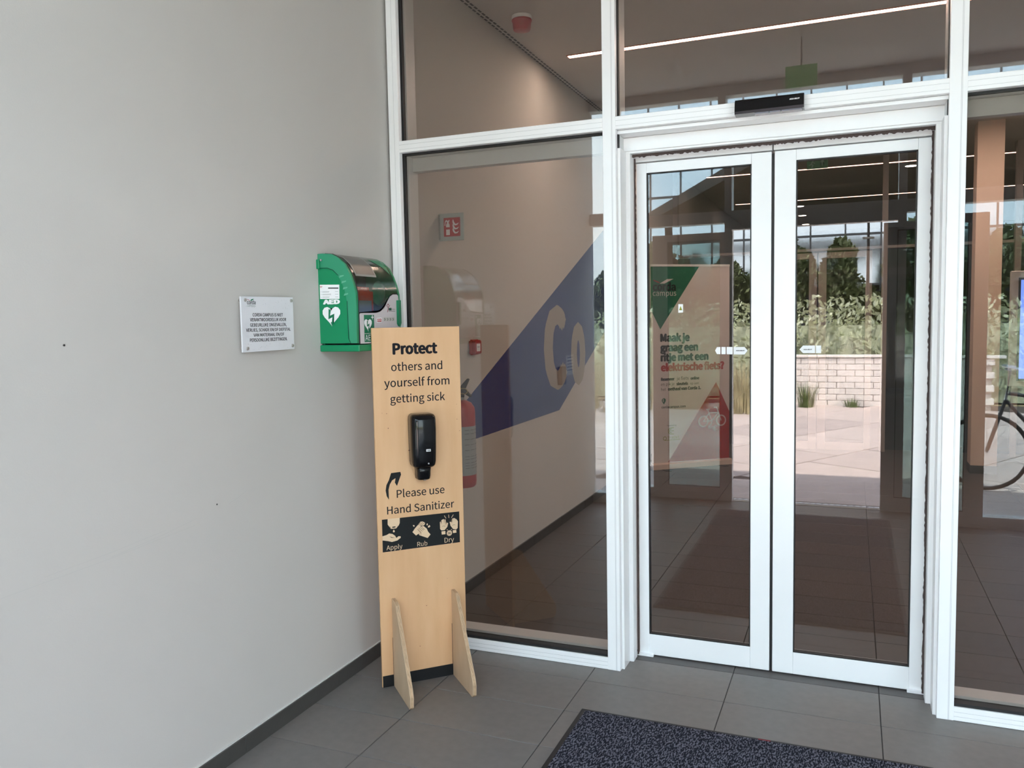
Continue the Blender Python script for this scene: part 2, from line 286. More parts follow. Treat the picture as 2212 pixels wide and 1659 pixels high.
SH = {
 'arrow': [[0.0537,0.8352],[0.0443,0.8522],[0.0403,0.877],[0.0442,0.9002],[0.0555,0.9207],[0.0718,0.9349],[0.0807,0.9388],[0.0664,0.9515],[0.1082,0.9533],[0.1107,0.9412],[0.0912,0.8929],[0.0821,0.9084],[0.0859,0.9277],[0.0705,0.9193],[0.0597,0.9026],[0.0531,0.8797],[0.0512,0.8563]],
 'panel': [[0.0198,0.7506],[0.3738,0.7496],[0.3741,0.6087],[0.0193,0.6061]],
 'ic_disp': [[0.0452,0.7513],[0.099,0.7505],[0.0983,0.7279],[0.094,0.7185],[0.0823,0.7154],[0.0816,0.7056],[0.0581,0.7063],[0.0583,0.715],[0.0501,0.7183],[0.0444,0.7269]],
 'ic_disp_slot': [[0.0643,0.7151],[0.0791,0.715],[0.0789,0.7103],[0.0649,0.7099]],
 'ic_drop': [[0.0711,0.7021],[0.0756,0.6936],[0.0731,0.6895],[0.0683,0.6901],[0.0665,0.6947]],
 'ic_palm': [[0.0195,0.6776],[0.0382,0.6809],[0.0503,0.6866],[0.0641,0.683],[0.0758,0.6737],[0.0724,0.667],[0.0815,0.6631],[0.0917,0.6698],[0.1009,0.6679],[0.1007,0.6616],[0.0852,0.6515],[0.0611,0.6477],[0.0433,0.6538],[0.0197,0.6594]],
 'ic_palm_line': [[0.0499,0.674],[0.0596,0.6665],[0.0755,0.6646],[0.0597,0.6697]],
 'rub_back': [[0.1546,0.6804],[0.1673,0.6969],[0.182,0.7113],[0.1925,0.7229],[0.2028,0.7226],[0.2125,0.7167],[0.2127,0.7098],[0.2064,0.7045],[0.192,0.7041],[0.1782,0.6937],[0.187,0.6725],[0.1704,0.6637]],
 'rub_front': [[0.1782,0.6937],[0.1919,0.7013],[0.2063,0.7017],[0.2203,0.6888],[0.2261,0.674],[0.2369,0.6606],[0.2233,0.6461],[0.205,0.6543],[0.1847,0.6636],[0.1869,0.6685],[0.1979,0.6672],[0.1813,0.6865]],
 'rub_l0': [[0.1781,0.6909],[0.194,0.6737]],
 'rub_l1': [[0.1836,0.695],[0.1995,0.6791]],
 'rub_l2': [[0.189,0.6984],[0.205,0.6837]],
 'rub_l3': [[0.1948,0.701],[0.21,0.686]],
 'rub_l4': [[0.1819,0.7093],[0.1945,0.7199]],
 'rub_l5': [[0.188,0.7066],[0.2027,0.7194]],
 'rub_l6': [[0.1933,0.7052],[0.21,0.7153]],
 'rub_d0': [[0.1576,0.712],[0.1636,0.7106],[0.1655,0.7059],[0.1622,0.7035],[0.1586,0.7067]],
 'rub_d1': [[0.2239,0.7126],[0.2262,0.7063],[0.2236,0.7025],[0.2196,0.705],[0.2201,0.709]],
 'rub_d2': [[0.2331,0.7035],[0.2371,0.697],[0.2316,0.6927],[0.2258,0.6934],[0.2268,0.6989]],
 'dry_l': [[0.2823,0.6796],[0.2819,0.7101],[0.2849,0.7138],[0.2878,0.6993],[0.2896,0.7193],[0.2938,0.7197],[0.2945,0.7005],[0.2972,0.7226],[0.3018,0.722],[0.3017,0.7018],[0.3043,0.721],[0.3093,0.7192],[0.3077,0.6929],[0.3152,0.7043],[0.3206,0.7029],[0.316,0.6859],[0.303,0.6723],[0.2884,0.6728]],
 'dry_r': [[0.3582,0.6696],[0.3434,0.6725],[0.3312,0.689],[0.3274,0.707],[0.3329,0.7072],[0.3398,0.6942],[0.3396,0.7207],[0.3447,0.7214],[0.3463,0.7016],[0.3472,0.7219],[0.3519,0.7214],[0.3534,0.6988],[0.3552,0.7178],[0.3594,0.7165],[0.3601,0.696],[0.3639,0.7099],[0.3667,0.7054],[0.3647,0.675]],
 'cuff_l': [[0.2882,0.668],[0.3063,0.6679],[0.3067,0.6532],[0.2891,0.6536]],
 'cuff_r': [[0.3408,0.6671],[0.3577,0.6676],[0.3586,0.6544],[0.3425,0.6543]],
 'clock': [[0.3249,0.6563],[0.3367,0.655]],
 'ray0': [[0.3035,0.7381],[0.3107,0.7251]],
 'ray1': [[0.3237,0.7399],[0.3242,0.7261]],
 'ray2': [[0.3455,0.7376],[0.3368,0.7255]],
 'ray3': [[0.3136,0.674],[0.3177,0.6706]],
 'ray4': [[0.3371,0.6725],[0.3328,0.6697]],
 'disp_label': [[0.2224,1.0564],[0.2437,1.0429]],
 'ban_green': [[-0.0269,2.138],[0.5681,2.1389],[0.1083,1.4861],[-0.0233,1.7362]],
 'ban_red': [[0.773,0.9032],[0.948,0.5551],[0.9633,0.0688],[0.1936,0.0758]],
 'ban_tick': [[0.1007,1.9611],[0.1591,1.962],[0.2637,2.0105],[0.1919,2.0084]],
 'ban_tick2': [[0.0364,1.9961],[0.0982,1.9716]],
 'pin': [[0.1451,0.7336],[0.1716,0.7324],[0.1449,0.69]],
 'olive': [[0.23,0.404],[0.259,0.4023],[0.2299,0.3726]],
 'wheels': [[0.6176,0.4854],[0.6736,0.4823],[0.8331,0.4864],[0.8331,0.4363]],
 'bk0': [[0.6176,0.4854],[0.719,0.4873],[0.803,0.5732],[0.6892,0.5737],[0.6176,0.4854]],
 'bk1': [[0.6689,0.6118],[0.719,0.4873]],
 'bk2': [[0.6534,0.6126],[0.6916,0.6139]],
 'bk3': [[0.8331,0.4864],[0.779,0.6297],[0.7466,0.6313]],
 'bk4': [[0.7226,0.4839],[0.713,0.4504],[0.6831,0.4308],[0.6866,0.4094],[0.7309,0.4069]],
 'bk5': [[0.7309,0.4069],[0.7669,0.4048]],
 'bk6': [[0.7609,0.4318],[0.785,0.423]],
 'bk7': [[0.7609,0.3892],[0.785,0.3899]],
 'plug': [[0.7309,0.4228],[0.7585,0.434],[0.7669,0.3728],[0.7369,0.3874]],
 'st0': [[1.5284,1.4508],[1.5367,1.4658],[1.5519,1.4667],[1.5519,1.4347],[1.5367,1.4348]],
 'st1': [[1.5568,1.4667],[1.5749,1.4666],[1.5749,1.4342],[1.5568,1.4342]],
 'st2': [[1.5798,1.4666],[1.6055,1.4664],[1.6055,1.4336],[1.5798,1.4342]],
 'st3': [[1.6098,1.4664],[1.657,1.4661],[1.6704,1.4503],[1.6571,1.433],[1.6099,1.4331]],
 'sr0': [[1.8877,1.4542],[1.902,1.4709],[1.9513,1.4706],[1.9516,1.4378],[1.9022,1.4379]],
 'sr1': [[1.9544,1.4706],[1.9756,1.4705],[1.9759,1.4377],[1.9546,1.4378]],
 'glstick': [[1.364,1.663],[1.3853,1.6624],[1.3851,1.6246],[1.3639,1.624]],
 'plate': [[-1.117,1.7095],[-0.8117,1.7113],[-0.8138,1.5051],[-1.1173,1.5034]],
 'screws': [[-1.0943,1.6964],[-0.8236,1.6978],[-1.0924,1.5172],[-0.8258,1.519]],
 'ptick': [[-1.0679,1.694],[-1.0586,1.6941],[-1.0441,1.7014],[-1.0566,1.7008]],
 'ptick2': [[-1.0813,1.6993],[-1.0694,1.6944]],
 'awhite': [[-0.5703,1.6454],[-0.4471,1.6468],[-0.4122,1.6539],[-0.382,1.6709],[-0.3568,1.6958],[-0.3308,1.7302],[-0.3054,1.7495],[-0.2711,1.7573],[-0.2609,1.7507],[-0.2557,1.7004],[-0.2467,1.5831],[-0.2508,1.5131],[-0.579,1.5174]],
 'agreen': [[-0.5503,1.6381],[-0.4713,1.6396],[-0.4686,1.5228],[-0.5572,1.5231]],
 'a112': [[-0.4484,1.6251],[-0.408,1.6265],[-0.4092,1.6051],[-0.4496,1.604]],
 'akeys': [[-0.3933,1.628],[-0.2971,1.6283],[-0.2963,1.6105],[-0.3926,1.6096]],
 'aheart': [[-0.5505,1.6078],[-0.4906,1.6073],[-0.5199,1.618],[-0.5229,1.5676]],
 'ahandle': [[-0.2785,1.7047],[-0.2535,1.7051],[-0.2551,1.6022],[-0.2717,1.585],[-0.2848,1.5962]],
 'afig': [[-0.3496,1.686],[-0.3637,1.6803],[-0.3367,1.6806],[-0.3582,1.651]],
 'abox': [[-0.3464,1.669],[-0.2917,1.6694],[-0.2924,1.6575],[-0.3471,1.6573]],
 'alabel': [[0.0071,1.7693],[0.1058,1.7659],[0.1026,1.7063],[0.0052,1.7089]],
 'abar': [[0.0489,1.7561],[0.1018,1.7544],[0.1016,1.7495],[0.0487,1.7512]],
 'sheart': [[0.0176,1.6437],[0.1069,1.6419],[0.0629,1.6736],[0.0594,1.5913]],
 'sideprofile': [[0.0014,1.8972],[0.0304,1.8993],[0.0688,1.8954],[0.1028,1.8793],[0.1361,1.8503],[0.1586,1.8118],[0.1741,1.7708],[0.1844,1.73],[0.1849,1.6808],[0.1804,1.5123],[-0.0077,1.5105]],
 'sideinner': [[-0.0011,1.8387],[0.0489,1.838],[0.0764,1.8282],[0.1015,1.8054]],
 'groove': [[0.1413,1.6965],[0.1431,1.6382],[0.1421,1.5272],[0.1519,1.5125]],
 'flagsign': [[-0.0002,2.1949],[0.014,2.194],[0.151,2.1824],[0.1473,2.0391],[-0.0044,2.0473]],
 'flagred': [[0.0301,2.1674],[0.1284,2.1656],[0.1278,2.0661],[0.0293,2.0671]],
}
TX = {
 'Protect': [0.0889,1.4678,0.2914,1.5124],
 'others and': [0.0807,1.3948,0.3117],
 'yourself from': [0.0484,1.3262,0.343],
 'getting sick': [0.073,1.257,0.3204],
 'Please use': [0.0888,0.8404,0.3074],
 'Hand Sanitizer': [0.0438,0.7714,0.351],
 'Apply': [0.0361,0.6139,0.1074],
 'Rub': [0.1751,0.6135,0.2211],
 'Dry': [0.3015,0.615,0.3458],
 'corda': [0.0202,1.8894,0.292],
 'campus': [0.0224,1.8342,0.2957],
 'Maak je': [0.1063,1.3577,0.4555],
 'graag een': [0.1057,1.2543,0.5557],
 'ritje met een': [0.109,1.1511,0.6811],
 'elektrische fiets?': [0.111,1.0461,0.8723],
 'Reserveer je fiets online': [0.1117,0.9431,0.5726],
 'en pik je sleutels op aan': [0.1114,0.8898,0.5657],
 'het onthaal van Corda 1.': [0.1137,0.8367,0.5926],
 'cordacampus.com': [0.116,0.6497,0.4022],
 'Powered by': [0.1817,0.4558,0.2941],
 'oliv': [0.1313,0.3185,0.3344],
 'AA1': [1.6195,1.4479,1.658],
 'AA2': [1.9037,1.4516,1.9393],
 'CORDA CAMPUS IS NIET': [-1.0567,1.6358,-0.8789],
 'VERANTWOORDELIJK VOOR': [-1.0718,1.6174,-0.8593],
 'GEBEURLIJKE ONGEVALLEN,': [-1.0724,1.5978,-0.8588],
 'VERLIES, SCHADE EN/OF DIEFSTAL': [-1.096,1.5793,-0.8342],
 'VAN MATERIAAL EN/OF': [-1.0562,1.5604,-0.875],
 'PERSOONLIJKE BEZITTINGEN.': [-1.0776,1.5413,-0.857],
 'pcorda': [-1.0847,1.6816,-1.0368],
 'pcampus': [-1.0847,1.6719,-1.0381],
 'AED': [0.0213,1.6868,0.1077,1.7061],
}

# ------------------------------------------------------------ the building shell
wall_left = box('wall_left', (-0.3, -3.35, 0), (0, 16, 3.60), M_wall)
tag(wall_left, 'plain white plastered wall running from the vestibule into the lobby', 'wall', kind='structure')
b = B()
# hairline scuffs and one small nail hole
for y0, z0, y1, z1 in ((-2.08, .885, -1.37, .915), (-1.95, .905, -1.5, .93), (-1.72, .90, -1.36, .937), (-1.2, .955, -1.10, .985)):
    b.stroke([(y0, z0), ((y0+y1)/2, (z0+z1)/2-.004), (y1, z1)], F_WALL, 0.0007, 0, 0.0003)
b.done('scuff_mark', pm('scuff', (0.50, 0.49, 0.475), 0.8), wall_left, kind='stuff')
b = B(); b.disc((-1.843, 1.555), 0.0032, F_WALL, 0, 0.002, 10); b.disc((-1.26, .965), 0.003, F_WALL, 0, 0.001, 8); b.done('nail_hole', M_dgrey, wall_left)
# blue wall graphic with two letters
bg = B().prism([(.80, .894), (2.48, .904), (3.9, 1.547), (3.9, 2.464), (.80, 1.130)], F_WALL, 0.0, 0.0012).done('blue_graphic', M_blue, wall_left, label='dark blue slanted band of film on the lobby wall')
text('C', F_WALL, 2.151, 1.118, 2.741, pm('graphic_letter_taupe', (0.34, 0.31, 0.275), 0.6), bg, bold=0.03, lift=0.0013, cap=0.555)
text('o', F_WALL, 2.784, 1.113, 3.225, pm('graphic_letter_taupe', (0.34, 0.31, 0.275), 0.6), bg, bold=0.03, lift=0.0013, cap=0.425)

t = box('wall_right', (5.17, -3.35, 0), (5.47, 6.9, 3.44), M_wall); tag(t, 'white side wall right of the entrance glazing', 'wall', kind='structure')
t = box('wall_back', (-0.3, 16, 0), (5.47, 16.3, 3.60), M_lobwall); tag(t, 'brown end wall of the far hall', 'wall', kind='structure')
t = box('wall_hall', (5.17, 6.9, 0), (5.47, 16, 3.44), M_lobwall); t.name = 'wall_hall'; tag(t, 'brown side wall of the far hall', 'wall', kind='structure')
ceiling = box('ceiling', (-0.3, -3.42, 3.44), (5.47, 16.3, 3.75), M_ceil); tag(ceiling, 'plain pale ceiling over vestibule and lobby', 'ceiling', kind='structure')
t = box('wall_front', (-9, -3.42, 0), (-0.3, -3.2, 3.75), M_wall); tag(t, 'white outer wall beside the entrance', 'wall', kind='structure')
t = box('wall_front', (5.47, -3.42, 0), (12, -3.2, 3.75), M_wall); tag(t, 'white outer wall past the glazing', 'wall', kind='structure')

floor = box('floor', (-0.3, -3.42, -0.20), (5.47, 16.3, -0.004), M_grout); tag(floor, 'tiled floor of dark grey rectangular tiles', 'floor', kind='structure')
TM = {}
def tile_mesh(w, d, mi, lob):
    key = (round(w, 3), round(d, 3), mi, lob)
    if key not in TM:
        o = B().box((0, 0, -0.012), (w, d, 0), 0.0012)
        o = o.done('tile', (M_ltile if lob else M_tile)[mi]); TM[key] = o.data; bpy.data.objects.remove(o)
    return TM[key]
g = 0.0035
for i in range(-1, 9):
    x0, x1 = max(0.0, .42+.6*(i)), min(5.17, .42+.6*(i+1))
    if x1-x0 < .03: continue
    for j in range(-11, 17):
        y0, y1 = max(-3.30, -.144+.3*j), -.144+.3*(j+1)
        if y1-y0 < .05: continue
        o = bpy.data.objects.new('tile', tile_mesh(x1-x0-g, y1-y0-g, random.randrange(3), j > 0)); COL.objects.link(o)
        o.location = (x0+g/2, y0+g/2, 0); o.parent = floor
t = box('tile_field', (0, -.144+.3*17, -0.012), (5.17, 16, 0), M_ltile[0], floor, label='far floor tiles')
t['kind'] = 'stuff'

bl = thing('baseboard_left', 'dark grey tile skirting along the left wall', 'baseboard', kind='structure')
y = -3.22
k = 0
while y < 6.8:
    y1 = -0.57+0.608*math.floor((y+0.57)/0.608+1.0001)
    o = box('tile', (0, y, 0.0), (0.012, y1-0.003, 0.066), M_base, bl, bev=0.0008); y = y1
box('joint_filler', (0, -3.22, 0), (0.009, 6.8, 0.064), pm('skirting_grout', (0.25, 0.25, 0.24), 0.9), bl)
box('sealant_bead', (0, -3.22, 0.066), (0.006, 0, 0.070), pm('sealant', (0.6, 0.6, 0.58), 0.7), bl)

# ------------------------------------------------------------ inner facade: mullions, panes, doors
XM = [(0.012, 0.067), (1.081, 1.140), (2.424, 2.485), (3.770, 3.830), (5.115, 5.17)]
def mullion(x0, x1, y0, y1, nm, lab):
    """cap on the side y0, box section behind"""
    t = thing(nm, lab, 'mullion', kind='structure')
    s = 1 if y1 > y0 else -1
    def bx(n, a, bb, ya, yb, z0, z1, m, bev=0): box(n, (a, min(ya, yb), z0), (bb, max(ya, yb), z1), m, t, bev)
    bx('cap', x0, x1, y0, y0+s*.030, 0, 3.44, M_alu, 0.0015)
    bx('gasket', x0+.002, x1-.002, y0+s*.030, y0+s*.060, 0, 3.44, M_black)
    bx('gasket', x0-.002 if x0 > .05 else x0, x1+.010 if x0 < .05 else x1+.004, y0+s*.034, y0+s*.052, 0, 3.44, M_black)
    bx('box_section', max(0, x0-.004) if x0 > .05 else 0.0, x1+.004 if x0 > .05 else .083, y0+s*.060, y1, 0, 3.44, M_aluin, 0.001)
    return t
mull_lab = ['narrow white aluminium profile where the glazing meets the left wall', 'white aluminium mullion between left pane and sliding doors',
            'white aluminium mullion right of the sliding doors', 'white aluminium mullion two bays right of the doors', 'white aluminium mullion at right wall']
for i, (a, c) in enumerate(XM):
    mullion(a, c, 0.0, 0.15, 'trim_%d' % (i+1), mull_lab[i])
# cap grooves on the mullions that are seen
for i, (a, c) in enumerate(XM[:3]):
    b = B()
    for xx in ((a+.040, a+.043) if i else (a+.03,)): b.box((xx, -0.0004, 0), (xx+.0008, 0.0, 3.44))
    b.done('groove', pm('groove_grey', (0.42, 0.42, 0.43), 0.6), bpy.data.objects['trim_%d' % (i+1)])

def rail(parent, x0, x1, z0, z1, y=0.0, groove=True, name='rail'):
    o = box(name, (x0, y, z0), (x1, y+.032, z1), M_alu, parent, 0.0015)
    return o
def window_bay(n, x0, x1, label, upper_label, lower=True):
    # upper light
    t = thing('window_%d' % n, upper_label, 'window', kind='structure')
    rail(t, x0, x1, 2.420, 2.475)
    b = B()
    for zz in (2.434, 2.456): b.box((x0, -0.0004, zz), (x1, 0, zz+.0008))
    b.done('groove', MATS['groove_grey'], t)
    box('pane', (x0-.01, .045, 2.455), (x1+.01, .051, 3.44), M_glass, t)
    box('gasket', (x0, .032, 2.412), (x1, .060, 2.462), M_black, t)
    box('inner_rail', (x0, .060, 2.410), (x1, .15, 2.480), M_aluin, t, .001)
    if not lower: return t
    t = thing('window_%d' % (n+10), label, 'window', kind='structure')
    box('pane', (x0-.01, .045, .045), (x1+.01, .051, 2.425), M_glass, t)
    box('gasket', (x0, .010, .052), (x1, .060, .068), M_black, t)
    rail(t, x0, x1, 0.001, .056, name='sill_cap')
    b = B()
    for zz in (.018, .036): b.box((x0, -0.0004, zz), (x1, 0, zz+.0008))
    b.done('groove', MATS['groove_grey'], t)
    box('inner_sill', (x0, .060, .0), (x1, .15, .080), M_aluin, t, .001)
    box('inner_beam', (max(x0, .083), .10, 2.343), (x1, .15, 2.4095), M_aluin, t, .001)
    return t
window_bay(1, .067, 1.081, 'tall lower glass pane left of the doors, blue wall graphic behind it', 'upper glass pane above the left tall pane')
window_bay(2, 1.140, 2.424, '', 'upper glass pane above the sliding doors', lower=False)
window_bay(3, 2.485, 3.770, 'tall lower glass pane right of the doors, cut by the frame edge', 'upper glass pane at the top right corner')
window_bay(4, 3.830, 5.115, 'tall lower glass pane next to the right wall', 'upper glass pane next to the right wall')
# a splinter lying on the left inner sill
b = B(); b.stroke([(0, 0), (.012, -.004)], frame((.62, .10, .0805), (1, 0, 0), (0, 0, 1), (0, 1, 0)), .003, 0, .001)
tag(b.done('paper_scrap', M_white), 'tiny white scrap lying on the inner sill of the left pane', 'scrap')

door = thing('door_1', 'white framed two leaf automatic sliding glass door', 'sliding door', kind='structure')
# reveal lining, header and jambs
b = B(); b.box((1.140, .030, 0), (1.152, .30, 2.345)); b.box((1.140, .030, 2.405), (2.424, .12, 2.419)); b.box((2.412, .030, 0), (2.424, .30, 2.345))
b.done('reveal', M_alu, door)
box('header_box', (1.140, .12, 2.345), (2.424, .34, 2.4045), M_alu, door, .002)
box('header_lip', (1.150, .128, 2.336), (2.414, .20, 2.345), M_alu, door, .001)
for x0, x1 in ((1.152, 1.172), (2.392, 2.412)):
    b = B(); b.box((x0, .125, 0), (x1, .19, 2.336), .0015); b.box(((x0+x1)/2-.001, .1235, 0), ((x0+x1)/2+.001, .125, 2.336)); b.done('jamb', M_alu, door)
# brush seals with ragged edge
def brush(p0, p1, wid, dirv, parent, n=220):
    p0, p1, dv = V(p0), V(p1), V(dirv); b = B().b; vs = []; fs = []
    for i in range(n+1):
        t = i/n; p = p0.lerp(p1, t); w = wid*(0.75+0.5*random.random())
        vs += [p, p+dv*w, p+V((0, .006, 0)), p+dv*w+V((0, .006, 0))]
    for i in range(n):
        a = i*4; c = a+4
        fs += [(a, a+1, c+1, c), (a+2, c+2, c+3, a+3), (a+1, a+3, c+3, c+1)]
    return link('brush_seal', raw(vs, fs), M_brush, parent)
brush((1.172, .195, 0.01), (1.172, .195, 2.325), .007, (1, 0, 0), door)
brush((2.392, .195, 0.01), (2.392, .195, 2.325), .008, (-1, 0, 0), door)
brush((1.172, .160, 2.3365), (2.392, .160, 2.3365), .013, (0, 0, -1), door)
box('carriage_cover', (1.165, .215, 2.311), (1.7725, .30, 2.345), M_alu, door, .001)
box('carriage_cover', (1.7775, .215, 2.311), (2.40, .30, 2.345), M_alu, door, .001)
box('floor_guide', (1.160, .205, 0.001), (1.245, .222, .012), M_alu, door); box('floor_guide', (2.33, .205, 0.001), (2.405, .222, .012), M_alu, door)
def leaf(x0, x1, gx0, gx1, z0=.006, z1=2.306, gz0=.105, gz1=2.261, y0=.222, parent=door, glassm=M_glass, matr=M_alu, lab=None):
    b = B(); th = .045
    b.box((x0, y0, z0), (gx0-.0004, y0+th, z1), .0015); b.box((gx1+.0004, y0, z0), (x1, y0+th, z1), .0015)
    b.box((gx0, y0, z0), (gx1, y0+th, gz0), .0012); b.box((gx0, y0, gz1), (gx1, y0+th, z1), .0012)
    lf = b.done('leaf', matr, parent, label=lab)
    b = B(); q = .0045
    b.box((gx0, y0+.002, gz0), (gx0+q, y0+.03, gz1)); b.box((gx1-q, y0+.002, gz0), (gx1, y0+.03, gz1))
    b.box((gx0, y0+.002, gz0), (gx1, y0+.03, gz0+q)); b.box((gx0, y0+.002, gz1-q), (gx1, y0+.03, gz1))
    b.done('gasket', M_black, lf)
    box('pane', (gx0+.002, y0+.010, gz0+.002), (gx1-.002, y0+.016, gz1-.002), glassm, lf)
    return lf
lf1 = leaf(1.176, 1.769, 1.223, 1.685); lf2 = leaf(1.7815, 2.404, 1.870, 2.337)
box('closing_strip', (1.7692, .232, .01), (1.7812, .262, 2.30), M_black, lf1)
F_LEAF = frame((0, .2315, 0), (1, 0, 0), (0, -1, 0))
for lf, keys, tx in ((lf1, ('st0', 'st1', 'st2', 'st3'), 'AA1'), (lf2, ('sr0', 'sr1'), 'AA2')):
    for kk in keys: B().prism(SH[kk], F_LEAF, 0, .0006).done('safety_sticker', M_white, lf)
    q = TX[tx]; text('ASSA ABLOY', F_LEAF, q[0], q[1], q[2], M_ink, lf, bold=.02, lift=.0006, thick=.0003, shear=.2)
B().prism(SH['glstick'], F_LEAF, 0, .0005).done('notice_sticker', M_white, lf1)
c0 = SH['glstick']; cx_ = (c0[0][0]+c0[1][0])/2
B().prism([(cx_-.007, 1.635), (cx_+.007, 1.635), (cx_, 1.655)], F_LEAF, .0005, .0009).done('warning_triangle', M_olive, lf1)

# ------------------------------------------------------------ outer facade behind the camera (seen mirrored in the glass)
YO = -3.25
olab = ['outer aluminium profile at the left wall', 'outer aluminium mullion left of the outer doorway', 'outer aluminium mullion right of the outer doorway',
        'outer aluminium mullion of the right glazing', 'outer aluminium mullion at the right wall']
for i, (a, c) in enumerate(XM):
    if i == 0: continue
    t = thing('trim_%d' % (i+6), olab[i], 'mullion', kind='structure')
    box('box_section', (a, YO-.13, 0), (c, YO, 3.44), M_aluin, t, .001)
def owin(n, x0, x1, lab, low=True):
    t = thing('window_%d' % n, lab, 'window', kind='structure')
    box('rail', (x0, YO-.12, 2.40), (x1, YO, 2.50), M_aluin, t, .001)
    box('head_rail', (x0, YO-.12, 3.36), (x1, YO, 3.44), M_aluin, t, .001)
    box('pane', (x0, YO-.066, 2.50), (x1, YO-.06, 3.36), M_oglass, t)
    if low:
        box('sill', (x0, YO-.12, 0), (x1, YO, .085), M_aluin, t, .001)
        box('pane', (x0, YO-.066, .085), (x1, YO-.06, 2.40), M_oglass, t)
owin(21, 0.0, 1.081, 'outer glazing beside the left wall'); owin(22, 1.14, 2.424, 'outer glass above the open outer doorway', False)
owin(23, 2.485, 3.77, 'outer glazing right of the open outer doorway'); owin(24, 3.83, 5.115, 'outer glazing next to the right wall')
od = thing('door_2', 'open outer sliding door, leaves parked aside', 'sliding door', kind='structure')
box('header_box', (1.14, YO-.10, 2.34), (2.424, YO+.0, 2.40), M_aluin, od)
leaf(.465, 1.149, .594, 1.047, z1=2.32, gz0=.117, y0=YO-.02, parent=od, glassm=M_lglass, matr=M_aluin)
ol = leaf(2.320, 3.004, 2.42, 2.875, z1=2.32, gz0=.117, y0=YO-.02, parent=od, glassm=M_lglass, matr=M_aluin)
F_IN = frame((0, YO-.008, 0), (-1, 0, 0), (0, 1, 0))
b = B(); b.disc((-2.62, 1.55), .145, F_IN, 0, .001); st = b.done('round_sticker', M_bgreen, ol, label='round green sticker on the pane')
box('track', (.9, YO-.06, -.003), (2.9, YO-.02, .004), M_steel, od)
for s_, (xa, xb, za, zb) in (('grille_strip', (1.149, 2.32, .0, .006)),):
    box(s_, (xa, YO-.12, za-.003), (xb, YO-.07, zb), M_white, od)
    b = B()
    for i in range(24): b.disc((-(xa+.03+i*.05), -.0), .011, frame((0, YO-.095, zb), (-1, 0, 0), (0, 0, 1), (0, 1, 0)), 0, .001, 10)
    b.done('drain_hole', M_black, od, kind='stuff')

# ------------------------------------------------------------ automatic door sensor
sn = thing('door_sensor', 'black motion sensor bar on the rail above the doors', 'sensor', (1.7805, 0, 2.444))
b = B()
F = frame((0, 0, 0), (0, -1, 0), (1, 0, 0))
b.prism([(0, .030), (.030, .031), (.042, .022), (.050, -.018), (.046, -.028), (.0, -.030)], F, -.1325, .1325)
b.done('housing', M_gloss, sn)
box('lens_window', (-.055, -.043, -.034), (.125, -.006, -.0285), pm('smoky_lens', (0.16, 0.13, 0.15), 0.15), sn)
for x in (.0, .045): box('lens_divider', (x, -.044, -.0345), (x+.003, -.006, -.028), M_black, sn)
FS = frame((0, -.0445, 0), (1, 0, 0), (0, -1, 0))
text('ASSA ABLOY', FS, .078, .006, .117, M_white, sn, bold=.02, lift=.0, thick=.003, shear=.2)

# ------------------------------------------------------------ plaque on the wall
pq = thing('acrylic_plaque', 'square acrylic notice plaque with black Dutch text on the left wall', 'plaque')
FP = frame((.022, 0, 0), (0, 1, 0), (1, 0, 0))
pl = B().prism([(-1.117, 1.7095), (-.8117, 1.7113), (-.8138, 1.5051), (-1.1173, 1.5034)], FP, -.003, .003)
pl.done('plate', pm('frosted_acrylic', (0.74, 0.75, 0.79), 0.22, coat=.4, var=.02, vscale=8), pq)
b = B()
for _ in range(46):
    b.disc((random.uniform(-1.10, -.83), random.choice((random.uniform(1.66, 1.70), random.uniform(1.51, 1.535)))), random.uniform(.0006, .0011), FP, .003, .0032, 6)
b.done('dust_speck', pm('speck', (.35, .36, .38), .7), pq, kind='stuff')
for (yy, zz) in SH['screws']:
    B().lathe([(.0068, 0), (.0068, .026), (.0058, .029)], (0, yy, zz), 'x', 16).done('standoff_screw', M_steel, pq, smooth=False, auto=True)
for kk in ('CORDA CAMPUS IS NIET', 'VERANTWOORDELIJK VOOR', 'GEBEURLIJKE ONGEVALLEN,', 'VERLIES, SCHADE EN/OF DIEFSTAL', 'VAN MATERIAAL EN/OF', 'PERSOONLIJKE BEZITTINGEN.'):
    q = TX[kk]; text(kk, FP, q[0], q[1], q[2], M_ink, pq, bold=.010, lift=.003, cap=.0122, thick=.0004)
q = TX['pcorda']; text('corda', FP, q[0], q[1], q[2], M_ink, pq, bold=.008, lift=.003, thick=.0004)
q = TX['pcampus']; text('campus', FP, q[0], q[1], q[2], pm('grey_green_print', (.28, .36, .34), .6), pq, lift=.003, thick=.0004)
B().prism(SH['ptick'], FP, .003, .0036).done('logo_tick', M_sgreen, pq); B().stroke(SH['ptick2'], FP, .0014, .003, .0036).done('logo_stroke', M_redp, pq)

# ------------------------------------------------------------ AED cabinet
ae = thing('defibrillator_cabinet', 'green wall mounted defibrillator cabinet with smoked curved cover', 'defibrillator cabinet')
Y0, Y1 = -.600, -.240
def curve_profile(back=0.0, off=0.0):
    return [(back, 1.520), (.184-off, 1.520), (.186-off, 1.68), (.1844-off, 1.73), (.1741-off, 1.7708), (.1586-off, 1.8118-off*.6), (.1361-off*.7, 1.8503-off*.8),
            (.1028-off*.4, 1.8793-off), (.0688, 1.8954-off), (.0304, 1.8993-off), (back, 1.899-off)]
FA = frame((0, Y0, 0), (1, 0, 0), (0, 1, 0))
for ya, yb, nm in ((0, .012, 'side_panel'), (Y1-Y0-.012, Y1-Y0, 'side_panel')):
    B().prism(curve_profile(), FA, ya, yb).done(nm, M_green, ae)
